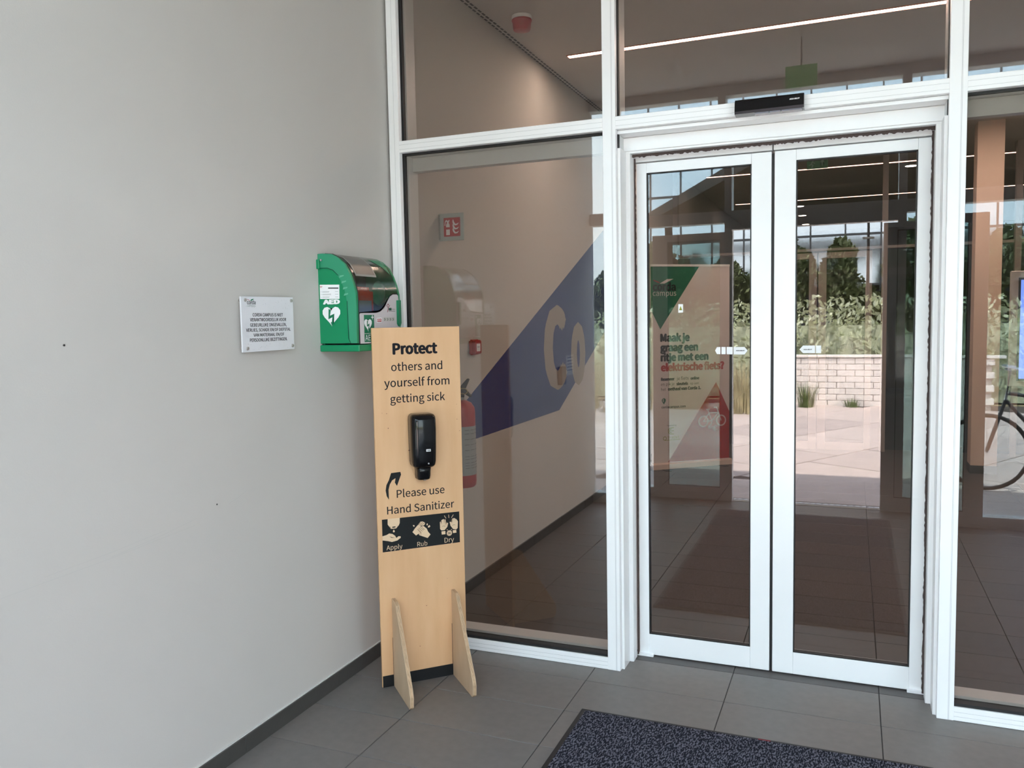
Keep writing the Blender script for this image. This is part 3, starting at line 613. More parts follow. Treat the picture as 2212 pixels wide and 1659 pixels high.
# raised rim band on the side, and its grooves
outer = curve_profile()[1:]; inn = [(.1470, 1.520), (.1431, 1.64), (.1413, 1.69), (.130, 1.745), (.112, 1.785), (.085, 1.822), (.0489, 1.838), (.012, 1.839)]
rim = [(.148, 1.520)]+[(x, z) for x, z in outer[:-1]]+[(.004, 1.899), (.004, 1.839)]+[p for p in inn[::-1][1:-1]]
B().prism(rim, FA, -.0022, 0).done('rim_band', M_green2, ae)
B().stroke([(.1413, 1.6965), (.1431, 1.64), (.1435, 1.54), (.153, 1.5205)], FA, .0025, -.0032, -.0018).done('side_groove', pm('deep_green', (0, .07, .035), .5), ae)
B().stroke(SH['sideinner'], FA, .003, -.0032, -.0018).done('side_groove', MATS['deep_green'], ae)
b = B()
for x, z in ((.118, 1.80), (.128, 1.776), (.134, 1.75), (.138, 1.724)):
    b.prism([(x-.011, z-.005), (x+.010, z+.001), (x+.012, z+.006), (x-.008, z+.004)], FA, -.0036, -.002)
b.done('grip_rib', pm('pale_green_rib', (.12, .42, .27), .4), ae)
box('base_tray', (0, Y0-.006, 1.485), (.196, Y1+.006, 1.513), M_green, ae, .003)
box('hinge_block', (0, Y0-.014, 1.835), (.014, Y0, 1.875), M_green, ae, .002)
B().lathe([(.0045, 0), (.0045, .004), (.002, .005)], (.02, Y0-.0075, 1.872), 'y', 10).done('hinge_screw', M_grey, ae)
box('back_shell', (0, Y0+.012, 1.513), (.015, Y1-.012, 1.895), pm('dark_green_shell', (.02, .09, .06), .6), ae)
# smoked cover wrapped over the profile
prof = curve_profile()[1:-1]; vs = []; fs = []
pr2 = curve_profile(off=.003)[1:-1]
n = len(prof)
for yy in (Y0+.012, Y1-.012):
    for (x, z) in prof: vs.append((x, yy, z))
    for (x, z) in pr2: vs.append((x, yy, z))
for i in range(n-1):
    fs += [(i, i+1, 2*n+i+1, 2*n+i), (n+i, 3*n+i, 3*n+i+1, n+i+1)]
co = link('smoked_cover', raw(vs, fs), M_smoke, ae, smooth=True)
# front rims of the cover
B().stroke([(x, z) for x, z in prof], FA, .004, .012, .016).done('cover_edge', M_dgrey, ae)
# label sheet pocket on the cover's sloping top
def coverpt(t, yy, lift=.0012):
    # t 0..1 along profile
    L = [0.0]
    for a, c in zip(prof, prof[1:]): L.append(L[-1]+math.hypot(c[0]-a[0], c[1]-a[1]))
    s = t*L[-1]
    for i in range(len(L)-1):
        if s <= L[i+1]+1e-9:
            k = (s-L[i])/(L[i+1]-L[i]); a, c = prof[i], prof[i+1]
            nx, nz = (c[1]-a[1]), -(c[0]-a[0]); ll = math.hypot(nx, nz)
            return V((a[0]+(c[0]-a[0])*k+nx/ll*lift, yy, a[1]+(c[1]-a[1])*k+nz/ll*lift))
def coverpatch(name, poly_fn, t0, t1, mat, lift, n=12, lab=None):
    vs = []; fs = []
    for i in range(n+1):
        t = t0+(t1-t0)*i/n; ya, yb = poly_fn(i/n)
        vs += [coverpt(t, ya, lift), coverpt(t, yb, lift)]
    for i in range(n): fs.append((2*i, 2*i+1, 2*i+3, 2*i+2))
    return link(name, raw(vs, fs), mat, ae, smooth=True, label=lab)
coverpatch('label_pocket', lambda s: (Y0+.035, Y0+.20), .62, .90, pm('pocket_frame', (.30, .31, .29), .4), .0014)
coverpatch('label_sheet', lambda s: (Y0+.044, Y0+.192), .64, .885, pm('grey_sheet', (.13, .12, .105), .3), .0022)
coverpatch('corner_window', lambda s: (Y1-.03-.09*s, Y1-.03), .66, .86, M_green, .0016)
coverpatch('top_edge', lambda s: (Y0+.012, Y1-.012), .93, 1.0, pm('cover_edge_grey', (.16, .15, .13), .35), .0008)
# the bag inside
b = B(); b.box((.02, Y0+.045, 1.60), (.155, Y0+.20, 1.76), .02, 3); b.done('carry_bag', M_orange, ae, label='orange bag inside the cabinet')
b = B(); b.box((.156, Y0+.06, 1.63), (.160, Y0+.16, 1.70), .001); b.done('bag_label', M_grey, ae)
b = B(); b.lathe([(.0, -.001), (.05, 0), (.055, .008), (.03, .02), (.0, .021)], (.14, Y0+.24, 1.735), 'x', 24); b.done('siren_disc', M_green2, ae)
box('inner_tray', (.015, Y0+.02, 1.515), (.16, Y1-.02, 1.60), M_dgrey, ae, .004)
# white insert on the lower front
FF = frame((.1866, 0, 0), (0, 1, 0), (1, 0, 0))
ins = [(max(y, Y0+.018), min(z, 1.742)) for y, z in [(-.582, 1.5174), (-.582, 1.640), (-.577, 1.6454), (-.4471, 1.6468), (-.4122, 1.6539), (-.382, 1.6709), (-.3568, 1.6958), (-.3308, 1.7202), (-.3054, 1.7295), (-.2711, 1.730), (-.2609, 1.725), (-.2557, 1.7004), (-.253, 1.60), (-.2535, 1.5131)]]
def xin(z): return .0
B().prism([(y-.004 if y < -.5 else y+.002, z+(.004 if z > 1.6 else 0)) for y, z in ins], FF, -.0004, .0006).done('insert_border', M_ink, ae)
B().prism(ins, FF, .0006, .0014).done('insert_panel', pm('insert_white', (.62, .58, .60), .4), ae)
B().prism([(-.5503, 1.638), (-.4713, 1.638), (-.4713, 1.523), (-.5503, 1.523)], FF, .0014, .002).done('sign_plate', M_sgreen, ae, label='green sign plate')
def heart(c, w, h, n=22):
    pts = []
    for i in range(n):
        t = 2*math.pi*i/n; x = 16*math.sin(t)**3; z = 13*math.cos(t)-5*math.cos(2*t)-2*math.cos(3*t)-math.cos(4*t)
        pts.append((c[0]+x/32*w, c[1]+(z+2.5)/29*h))
    return pts
def bolt(c, w, h):
    return [(c[0]+x*w, c[1]+z*h) for x, z in ((-.145, .393), (-.03, .34), (-.08, .046), (.157, .143), (.07, -.296), (.12, -.31), (.004, -.464), (-.047, -.268), (.008, -.282), (.05, -.036), (-.17, -.13))]
B().prism(heart((-.5206, 1.594), .060, .052), FF, .002, .0026).done('heart_symbol', M_white, ae)
B().prism(bolt((-.5206, 1.594), .060, .052), FF, .0026, .003).done('bolt_symbol', M_sgreen, ae)
b = B(); b.box((.1888, -.494, 1.626), (.1894, -.476, 1.630)); b.box((.1888, -.487, 1.619), (.1894, -.483, 1.637)); b.done('cross_symbol', M_white, ae)
b = B(); b.box((.1888, -.5503, 1.5585), (.1892, -.4713, 1.5600)); b.done('divider', M_white, ae)
text('AED', FF, -.546, 1.529, -.478, M_white, ae, cap=.024, lift=.002)
B().prism(SH['a112'], FF, .0014, .0018).done('number_field', M_white, ae)
text('112', FF, -.446, 1.609, -.411, M_redp, ae, cap=.012, lift=.0018, bold=.03)
for k in range(4):
    y0 = -.391+k*.0238
    B().prism([(y0, 1.611), (y0+.021, 1.611), (y0+.021, 1.627), (y0, 1.627)], FF, .0014, .0018).done('pictogram', pm('pale_key', (.5, .5, .47), .5), ae)
    B().disc((y0+.007, 1.622), .0022, FF, .0018, .0021, 8).stroke([(y0+.006, 1.613), (y0+.014, 1.62)], FF, .0022, .0018, .0021).done('pictogram_mark', M_dgrey, ae)
b = B(); b.disc((-.3505, 1.684), .0042, FF, .0014, .002, 10); b.stroke([(-.3637, 1.681), (-.356, 1.674), (-.3505, 1.672), (-.3440, 1.675), (-.3367, 1.681)], FF, .0026, .0014, .002); b.stroke([(-.351, 1.672), (-.3520, 1.662), (-.3570, 1.651)], FF, .003, .0014, .002)
b.done('figure_logo', pm('maroon_print', (.22, .02, .03), .5), ae)
B().prism([(-.3464, 1.658), (-.322, 1.658), (-.322, 1.669), (-.3464, 1.669)], FF, .0014, .0018).done('logo_box', M_dgrey, ae)
text('AED', FF, -.345, 1.6598, -.3235, M_sgreen, ae, lift=.0018, bold=.02, cap=.007)
text('Partner', FF, -.320, 1.6605, -.2917, M_ink, ae, lift=.0014)
B().stroke([(-.347, 1.6545), (-.292, 1.6545)], FF, .0016, .0014, .0018).done('small_print', M_dgrey, ae)
B().prism([(-.2775, 1.704), (-.2575, 1.704), (-.257, 1.602), (-.267, 1.586), (-.2775, 1.598)], FF, .0014, .014).done('handle', M_sgreen, ae, label='dark green handle at the right edge')
# print on the side face
FSd = frame((0, Y0, 0), (1, 0, 0), (0, -1, 0))
B().prism([(.007, 1.7693), (.1045, 1.7665), (.103, 1.7070), (.0065, 1.709)], FSd, .0002, .0012).done('side_label', M_white, ae, label='small printed label with text lines')
B().prism([(.0489, 1.7561), (.1, 1.7545), (.1, 1.7495), (.0487, 1.7512)], FSd, .0012, .0016).done('label_bar', M_dgrey, ae)
b = B()
for k, z in enumerate((1.739, 1.728, 1.716)):
    b.stroke([(.012, z), (.0135, z)], FSd, .002, .0012, .0015); b.stroke([(.019, z+.0012), (.054 + .008*(k == 1), z+.0008)], FSd, .0013, .0012, .0015)
    b.stroke([(.019, z-.0022), (.052+.01*(k == 1), z-.0024)], FSd, .0013, .0012, .0015); b.stroke([(.083, z-.0008), (.098, z-.001)], FSd, .0014, .0012, .0015)
b.done('small_print', M_grey, ae, kind='stuff')
b = B(); b.disc((.0135, 1.7625), .0018, FSd, .0012, .0016, 8); b.stroke([(.008, 1.762), (.0125, 1.757), (.0195, 1.762)], FSd, .0015, .0012, .0016); b.done('label_logo', M_redp, ae)
text('AED', FSd, .0213, 1.6868, .1080, M_white, ae, bold=.035, lift=.0026, cap=.0172)
B().prism(heart((.0622, 1.6335), .0905, .083), FSd, .0026, .0032).done('heart_symbol', M_white, ae)
B().prism(bolt((.0622, 1.6335), .0905, .083), FSd, .0032, .0038).done('bolt_symbol', M_sgreen, ae)

# ------------------------------------------------------------ sanitizer board (local frame: x along the board, -y out of its face)
bd = thing('sanitizer_stand', 'tall birch plywood hand sanitizer board on two feet beside the left wall', 'sanitizer stand', (.205, -.522, 0), R(45))
FB = frame((0, 0, 0), (1, 0, 0), (0, -1, 0))
panel = box('panel', (0, 0, 0.001), (.395, .012, 1.582), M_ply, bd, .0012)
box('kick_strip', (.0025, -.0012, .0015), (.395, 0, .0525), M_strip, bd)
# knots
b = B()
for u_, z_, r_ in ((.055, 1.212, .0018), (.035, 1.215, .0012), (.060, 1.148, .0022), (.374, 1.168, .0016), (.385, 1.115, .0015), (.374, 1.235, .0012), (.148, 1.045, .002), (.21, .34, .002), (.175, .16, .0018), (.16, 1.15, .002), (.31, .45, .0012)):
    b.disc((u_, z_), r_, FB, 0, .0003, 8)
b.done('wood_knot', pm('knot_brown', (.22, .09, .05), .7), panel, kind='stuff')
for xs in (.0505, .3255): box('slot', (xs, -.0008, .053), (xs+.002, 0, .22 if xs < .1 else .24), pm('slot_dark', (.10, .05, .03), .9), panel)
legp = [(0, 0.001), (.250, 0.001), (.262, .012), (.266, .055), (.255, .085), (.083, .360), (.070, .385), (.050, .395), (0, .397)]
FL = frame((0, 0, 0), (0, -1, 0), (1, 0, 0))
for x0 in (.052, .3275):
    lg = thing('foot', '', '', parent=bd)
    N = 7; w = .0155
    for k in range(N):
        a = x0+w*k/N; c = x0+w*(k+1)/N; inset = .0006*(k % 2)
        pts = [(p[0]-inset if p[0] > 0.01 else p[0], p[1]-(inset if p[1] > .2 else 0)) for p in legp]
        o = B().prism(pts, FL, a, c)
        if k in (0, N-1): o.done('ply_layer', M_plyl, lg)
        else: o.done('ply_layer', M_edge[k % 2], lg)
    b = B()
for kk in ('others and', 'yourself from', 'getting sick', 'Please use', 'Hand Sanitizer'):
    q = TX[kk]; text(kk, FB, q[0], q[1], q[2], M_ink, bd, lift=.0002, bold=.004, thick=.0004)
q = TX['Protect']; text('Protect', FB, q[0], q[1], q[2], M_ink, bd, lift=.0002, bold=.022)
B().prism(SH['arrow'], FB, .0002, .0008).done('arrow_print', M_strip, bd)
pn = B().prism(SH['panel'], FB, .0002, .0007).done('instruction_panel', M_strip, bd, label='black instruction strip with three hand icons')
for kk in ('ic_disp', 'ic_drop', 'ic_palm', 'rub_back', 'rub_front', 'rub_d0', 'rub_d1', 'rub_d2', 'dry_l', 'dry_r', 'cuff_l', 'cuff_r'):
    lf = .0012 if kk == 'rub_front' else .0010
    B().prism(SH[kk], FB, .0007, lf).done('hand_icon' if kk[:3] in ('rub', 'dry') or 'palm' in kk else 'drop_icon', M_wood_ic, pn)
b = B()
for kk in ('ic_disp_slot', 'ic_palm_line'): b.prism(SH[kk], FB, .0010, .0013)
for i in range(7): b.stroke(SH['rub_l%d' % i], FB, .0014, .0010, .0016)
b.stroke([(.2925, .690), (.3000, .6925), (.3062, .688)], FB, .001, .001, .0013); b.stroke([(.3400, .688), (.3455, .692), (.3540, .690)], FB, .001, .001, .0013)
b.done('icon_line', M_strip, pn, kind='stuff')
b = B(); b.ring(SH['clock'][0], .0095, .0125, FB, .0010, .0014, 20); b.disc(SH['clock'][0], .0085, FB, .0010, .0013, 20)
for i in range(5): b.stroke(SH['ray%d' % i], FB, .0022, .0008, .0012)
b.done('clock_icon', M_wood_ic, pn, kind='stuff')
cc = SH['clock'][0]; text('30s', FB, cc[0]-.0068, cc[1]-.003, cc[0]+.0068, M_strip, pn, lift=.0013, bold=.02)
for kk in ('Apply', 'Rub', 'Dry'):
    q = TX[kk]; text(kk, FB, q[0], q[1], q[2], M_wood_ic, pn, lift=.0008)
# dispenser fixed on the board
ds = thing('soap_dispenser', 'glossy black hand sanitizer dispenser mounted on the plywood board', 'dispenser', (.205, -.522, 0), R(45))
def rsec(w, d, r, n=5):
    pts = []
    for cx, cy, a0 in ((w/2-r, -d+r, -90), (w/2-r, -r*.2, 0), (-w/2+r, -r*.2, 90), (-w/2+r, -d+r, 180)):
        for k in range(n+1):
            a = R(a0+90*k/n); rr = r if cy < -r else r*.2
            pts.append((cx+(r if cy < -r else r)*math.cos(a), cy+rr*math.sin(a)))
    return pts
def loft(secs, cx, name, mat, parent, **kw):
    b = bmesh.new(); rings = []
    for (w, d, r, z) in secs: rings.append([b.verts.new((cx+p[0], p[1], z)) for p in rsec(w, d, r)])
    m = len(rings[0])
    for a, c in zip(rings, rings[1:]):
        for i in range(m): b.faces.new([a[i], a[(i+1) % m], c[(i+1) % m], c[i]])
    b.faces.new(rings[0][::-1]); b.faces.new(rings[-1]); bmesh.ops.recalc_face_normals(b, faces=b.faces)
    me = bpy.data.meshes.new(name); b.to_mesh(me); b.free()
    for p in me.polygons: p.use_smooth = True
    return link(name, me, mat, parent, **kw)
CXD = .202
loft([(.070, .060, .016, .972), (.088, .068, .02, .976), (.100, .074, .024, .984), (.106, .077, .026, 1.0), (.110, .080, .028, 1.06), (.112, .082, .028, 1.14), (.111, .081, .028, 1.180), (.108, .077, .026, 1.194), (.098, .066, .022, 1.203), (.080, .050, .016, 1.207)], CXD, 'cover', M_gloss, ds)
loft([(.048, .050, .014, .918), (.056, .055, .016, .922), (.060, .058, .018, .935), (.060, .060, .018, .955), (.064, .062, .018, .975)], CXD, 'nozzle', M_gloss, ds)
box('nozzle_slot', (CXD-.004, -.052, .9155), (CXD+.007, -.030, .922), pm('slot_grey', (.25, .2, .18), .6), ds)
F2 = frame((0, -.0815, 0), (1, 0, 0), (0, -1, 0))
B().prism([(.204, 1.046), (.224, 1.046), (.224, 1.056), (.204, 1.056)], F2, -.0005, .0008).done('brand_label', M_white, ds)
text('TORK', F2, .2055, 1.0485, .2225, M_ink, ds, lift=.0008, bold=.02)
B().disc((.214, .993), .0035, frame((0, -.079, 0), (1, 0, 0), (0, -1, 0)), -.002, .001, 10).done('lock_button', M_grey, ds)

# ------------------------------------------------------------ entrance mat outside the doors
mt = thing('entrance_mat', 'dark blue grey ribbed entrance mat with black rubber border', 'mat', (1.087, -2.9, 0))
b = B(); b.box((0, 0, .001), (1.295, 2.486, .006), .002); b.done('rubber_border', M_black, mt)
box('pile', (.022, .022, .006), (1.273, 2.464, .0115), M_pile, mt, .001)
FM = frame((0, 0, .006), (1, 0, 0), (0, 0, 1), (0, 1, 0))
B().prism([(.70, 2.466), (.745, 2.466), (.745, 2.481), (.70, 2.481)], FM, 0, .0006).done('red_mark', pm('dull_red', (.2, .012, .02), .7), mt)

# ------------------------------------------------------------ lobby objects
fs_ = thing('fire_extinguisher_sign', 'red fire extinguisher pictogram on a projecting pale sign', 'sign')
box('sign_panel', (0, .527, 2.043), (.150, .533, 2.191), M_flagw, fs_, .001)
box('wall_bracket', (0, .522, 2.050), (.008, .538, 2.185), M_grey, fs_)
FG = frame((0, .5268, 0), (1, 0, 0), (0, -1, 0))
B().prism([(.030, 2.066), (.129, 2.066), (.129, 2.167), (.030, 2.167)], FG, 0, .0008).done('red_field', M_redp, fs_)
b = B(); b.prism([(.044, 2.074), (.066, 2.074), (.066, 2.128), (.061, 2.138), (.049, 2.138), (.044, 2.128)], FG, .0008, .0014)
b.prism([(.051, 2.138), (.059, 2.138), (.059, 2.146), (.067, 2.152), (.064, 2.156), (.055, 2.150), (.046, 2.157), (.038, 2.148), (.035, 2.125), (.039, 2.125), (.042, 2.145), (.051, 2.147)], FG, .0008, .0014)
for k in range(3):
    z = 2.080+k*.022; b.prism([(.085, z+.012), (.096, z), (.112, z+.002), (.122, z+.014), (.108, z+.008), (.100, z+.008), (.092, z+.020), (.088, z+.034), (.083, z+.024)], FG, .0008, .0014)
b.done('pictogram', M_white, fs_); box('label_band', (.044, .5248, 2.104), (.066, .5262, 2.116), M_redp, fs_)

ex = thing('fire_extinguisher', 'red fire extinguisher on the lobby wall, half hidden behind the plywood board', 'fire extinguisher', (.10, .538, 0))
B().lathe([(.070, .690), (.078, .70), (.080, .72), (.080, 1.10), (.076, 1.13), (.060, 1.155), (.034, 1.168), (.022, 1.172)], (0, 0, 0), 'z', 32).done('cylinder', M_red, ex, auto=True)
vs = []; fs = []; nn = 18
for i in range(nn+1):
    a = R(-140+190*i/nn)
    for z in (.76, 1.03): vs.append((.0812*math.cos(a), .0812*math.sin(a), z))
for i in range(nn): fs.append((2*i, 2*i+2, 2*i+3, 2*i+1))
link('label_sheet', raw(vs, fs), pm('label_grey', (.34, .36, .37), .5), ex, smooth=True)
b = B()
for z in (.80, .815, .83, .85, .865, .90, .93, .96, .99, 1.01):
    for a0 in (-50, -25, 0, 20):
        a = R(a0); a2 = R(a0+18)
        b.tube([(.0815*math.cos(a), .0815*math.sin(a), z), (.0815*math.cos((a+a2)/2), .0815*math.sin((a+a2)/2), z), (.0815*math.cos(a2), .0815*math.sin(a2), z)], .001, 4)
b.done('label_print', M_dgrey, ex, kind='stuff')
B().lathe([(.022, 1.172), (.022, 1.20), (.016, 1.205), (.014, 1.215)], (0, 0, 0), 'z', 16).done('valve', pm('valve_grey', (.3, .29, .27), .4), ex, auto=True)
F3 = frame((0, -.01, 0), (1, 0, 0), (0, 1, 0))
B().prism([(-.03, 1.205), (.01, 1.212), (.03, 1.235), (.055, 1.285), (.048, 1.290), (.02, 1.262), (-.005, 1.235), (-.03, 1.225)], F3, 0, .02).done('carry_handle', M_black, ex)
B().prism([(.0, 1.213), (.02, 1.213), (.062, 1.188), (.066, 1.196), (.03, 1.232), (.01, 1.228)], F3, 0, .02).done('squeeze_lever', M_black, ex)
B().tube([(.05*math.cos(t)*.5+.03, -.022, 1.222+.016*math.sin(t)) for t in [2*math.pi*i/12 for i in range(13)]], .0022, 6).done('safety_ring', pm('brass_pin', (.4, .32, .12), .4, metal=.6), ex)
b = B(); b.tube([(.02, 0, 1.195), (-.02, -.06, 1.20), (-.045, -.075, 1.14), (-.05, -.078, .95), (-.05, -.078, .80)], .010, 10); b.done('hose', M_black, ex)
box('wall_bracket', (-.10, -.03, 1.10), (-.076, .03, 1.20), M_grey, ex)

cp = thing('manual_call_point', 'small red manual fire call point on the lobby wall', 'call point')
box('housing', (0, .868, 1.405), (.030, .968, 1.495), M_red, cp, .008, seg=3); box('front_frame', (.030, .872, 1.409), (.042, .964, 1.491), M_red, cp, .005, seg=2)
box('press_plate', (.042, .893, 1.425), (.0435, .943, 1.470), M_white, cp); 
b = B()
for k in range(3): b.disc((.906+k*.011, 1.451), .003, F_WALL, .0435, .0442, 8)
b.disc((.917, 1.438), .0015, F_WALL, .0435, .0442, 6)
b.done('press_mark', M_dgrey, cp)
exsm = thing('wall_switch', 'small dark wall switch near the outer doors', 'switch')
box('plate', (0, -2.47, 1.10), (.035, -2.36, 1.24), M_dgrey, exsm, .004)
nb = thing('notice_card', 'small white text card near the outer doors', 'notice')
box('card', (0, -2.75, 1.16), (.003, -2.56, 1.32), M_white, nb)
b = B()
for k in range(5): b.stroke([(-2.73, 1.30-.025*k), (-2.59, 1.30-.025*k)], F_WALL, .006, .003, .0036)
b.done('small_print', M_ink, nb, kind='stuff')

sd = thing('fire_siren', 'red round alarm sounder with white base on the lobby ceiling', 'alarm siren', (.225, 1.25, 3.44))
B().lathe([(.060, 0), (.062, -.008), (.060, -.018), (.056, -.020)], (0, 0, 0), 'z', 28).done('base_ring', M_white, sd, auto=True)
B().lathe([(.050, -.018), (.060, -.022), (.062, -.030), (.057, -.040), (.054, -.075), (.050, -.085), (.035, -.090), (.0005, -.091)], (0, 0, 0), 'z', 28).done('sounder_body', M_red, sd, auto=True)

def led(name, x0, x1, y, lab, mat, wd=.05):
    t = thing(name, lab, 'ceiling light', (0, y, 3.44), group='linear lights in the ceiling')
    box('diffuser', (x0, -wd/2, -.006), (x1, wd/2, -.001), mat, t)
    b = B(); e = .006
    b.box((x0-e, -wd/2-e, -.008), (x1+e, -wd/2, 0)); b.box((x0-e, wd/2, -.008), (x1+e, wd/2+e, 0)); b.box((x0-e, -wd/2, -.008), (x0, wd/2, 0)); b.box((x1, -wd/2, -.008), (x1+e, wd/2, 0))
    b.done('glow_fringe_trim', M_fringe, t); return t
led('linear_light', .24, 4.90, 2.10, 'long warm linear light nearest the doors, across the top of the picture', M_led)
led('linear_light', .24, 4.90, 4.87, 'linear light in the middle of the lobby, behind the door header', M_led)
led('linear_light', .30, 4.9, 7.65, 'linear light just beyond the glass partition', M_led2, .07)
led('linear_light', .30, 4.9, 10.55, 'farthest thin linear light in the hall', M_led2, .08)
for (x, y, w) in ((2.75, 8.02, 'largest round downlight at right'), (1.25, 11.32, 'upper of three round downlights in the hall'), (1.22, 12.71, 'middle of three round downlights in the hall'), (1.20, 14.3, 'lowest of three round downlights in the hall')):
    t = thing('downlight', w, 'ceiling light', (x, y, 3.44), group='round downlights of the far hall')
    B().lathe([(.085, 0), (.085, -.006), (.07, -.008)], (0, 0, 0), 'z', 20).done('ring', M_white, t)
    B().lathe([(.068, -.008), (.066, -.0095)], (0, 0, 0), 'z', 20).done('lamp_disc', pm('downlight_glow', (1, 1, 1), .5, emit=(1, .93, .85), estr=9), t)

df = thing('slot_diffuser', 'double row of short black air slots along the ceiling edge', 'air vent', (0, 0, 3.44))
box('profile', (.0, .3, -.002), (.040, 3.8, 0), M_ceil, df)
b = B(); y = .35; k = 0
while y < 3.7:
    b.box((.001, y, -.0045), (.012, y+.036, -.0018)); b.box((.026, y+.02, -.0045), (.038, y+.056, -.0018)); y += .056
b.done('air_slot', M_black, df, kind='stuff')

# exit signs
es = thing('exit_sign', 'dim green exit sign with running figure hanging in the lobby', 'exit sign', (1.80, 4.2, 2.87))
box('sign_plate', (-.085, 0, 0), (.085, .015, .09), M_exitd, es); box('hanger', (-.003, .005, .09), (.003, .010, .57), M_grey, es)
FE = frame((0, -.0002, 0), (1, 0, 0), (0, -1, 0))
b = B(); b.prism([(.035, .02), (.047, .02), (.047, .05), (.062, .05), (.041, .075), (.020, .05), (.035, .05)], FE, 0, .001); b.done('arrow_symbol', M_exitp, es); b = B()
b.disc((-.035, .070), .007, FE, 0, .001, 10); b.stroke([(-.04, .062), (-.05, .04), (-.035, .028), (-.045, .012)], FE, .008, 0, .001); b.stroke([(-.05, .04), (-.066, .03)], FE, .007, 0, .001); b.stroke([(-.04, .058), (-.02, .045)], FE, .006, 0, .001)
b.done('pictogram', M_exitp, es)
es = thing('exit_sign', 'green exit sign hanging over the outer doorway', 'exit sign', (1.765, -2.3, 3.115))
box('sign_plate', (-.10, 0, 0), (.10, .015, .14), M_exit, es); box('hanger', (-.005, .004, .14), (.005, .010, .325), M_grey, es)

# roll-up banner
bn = thing('rollup_banner', 'tall white roll-up banner with green and red triangles about electric bikes', 'banner', (.15, 5.0, 0), math.atan2(.6, .72))
FN = frame((0, 0, 0), (1, 0, 0), (0, -1, 0))
box('banner_sheet', (0, 0, .065), (.937, .003, 2.145), M_banner, bn)
box('top_rail', (0, -.006, 2.140), (.937, .010, 2.162), M_aluin, bn)
B().prism([(-.05, .005), (.05, .005), (.06, .02), (.045, .055), (.02, .066), (-.02, .066), (-.045, .055)], frame((0, 0, 0), (0, 1, 0), (1, 0, 0)), -.01, .947).done('base_cassette', pm('cassette', (.62, .47, .40), .4), bn)
b = B(); b = None
for x_ in (.1, .78): box('swing_foot', (x_, -.14, 0), (x_+.06, .14, .006), M_dgrey, bn)
B().prism([(0, 2.138), (.5681, 2.138), (.1083, 1.4861), (0, 1.69)], FN, .0002, .001).done('green_triangle', M_bgreen, bn)
B().prism([(.773, .9032), (.9365, .578), (.9365, .0700), (.1936, .0720)], FN, .0002, .001).done('red_triangle', M_bred, bn)
B().prism(SH['ban_tick'], FN, .001, .002).done('logo_tick', M_banner, bn); B().stroke(SH['ban_tick2'], FN, .010, .001, .002).done('logo_stroke', M_bred, bn)
for kk, m, bo in (('corda', M_ink, .02), ('campus', M_banner, 0), ('Maak je', M_ink, .028), ('graag een', M_ink, .028), ('ritje met een', M_ink, .028), ('elektrische fiets?', M_bred, .028), ('cordacampus.com', M_ink, .01), ('Powered by', M_ink, 0)):
    q = TX[kk]; text(kk, FN, q[0], q[1], q[2], m, bn, lift=.001, bold=bo, thick=.001)
for body, segs in (('Reserveer je fiets online', (('Reserveer', 1), (' je fiets ', 0), ('online', 1))), ('en pik je sleutels op aan', (('en pik je ', 0), ('sleutels', 1), (' op aan', 0))), ('het onthaal van Corda 1.', (('het ', 0), ('onthaal van Corda 1.', 1)))):
    q = TX[body]; tot = len(body); x = q[0]; wd = q[2]-q[0]; pos = 0
    for s_, bo in segs:
        core = s_.strip(); lead = len(s_)-len(s_.lstrip()); a = x+wd*(pos+lead)/tot; c = x+wd*(pos+lead+len(core))/tot; pos += len(s_)
        text(core, FN, a, q[1], c-wd*.25/tot, M_ink, bn, lift=.001, bold=.026 if bo else .0, thick=.001, cap=.030 if core[0] in 'Rsh' else None)
pc = SH['pin'][0]
b = B(); b.disc((pc[0], pc[1]), .024, FN, .001, .0016, 18); b.prism([(pc[0]-.021, pc[1]-.012), (pc[0], .690), (pc[0]+.021, pc[1]-.012)], FN, .001, .0016); b.done('map_pin', M_bgreen, bn)
text('i', FN, pc[0]-.004, pc[1]-.014, pc[0]+.004, M_banner, bn, lift=.0018, cap=.03, bold=.03)
oc = SH['olive'][0]
b = B()
for rr in (.034, .020):
    for i in range(5, 19):
        a0, a1 = 2*math.pi*i/24, 2*math.pi*(i+1)/24
        b.stroke([(oc[0]+rr*math.cos(a0), oc[1]+rr*math.sin(a0)), (oc[0]+rr*math.cos(a1), oc[1]+rr*math.sin(a1))], FN, .006, .001, .0016)
b.stroke([(oc[0], oc[1]+.034), (oc[0]+.03, oc[1]+.034)], FN, .006, .001, .0016); b.stroke([(oc[0]-.01, oc[1]), (oc[0]+.03, oc[1])], FN, .006, .001, .0016); b.stroke([(oc[0], oc[1]-.034), (oc[0]+.03, oc[1]-.034)], FN, .006, .001, .0016)
b.ring((.155, .327), .015, .022, FN, .001, .0016, 16); b.stroke([(.155, .306), (.335, .309)], FN, .005, .001, .0016)
b.done('sponsor_logo', M_olive, bn); text('TY RENT.', FN, .185, .3185, .334, M_olive, bn, lift=.001)
b = B(); w1, _, w2, _ = SH['wheels']
b.ring(w1, .048, .062, FN, .001, .002, 26); b.ring(w2, .048, .062, FN, .001, .002, 26)
for i in range(8): b.stroke(SH['bk%d' % i], FN, .011, .001, .002)
b.prism(SH['plug'], FN, .001, .002); b.done('bicycle_icon', M_banner, bn)

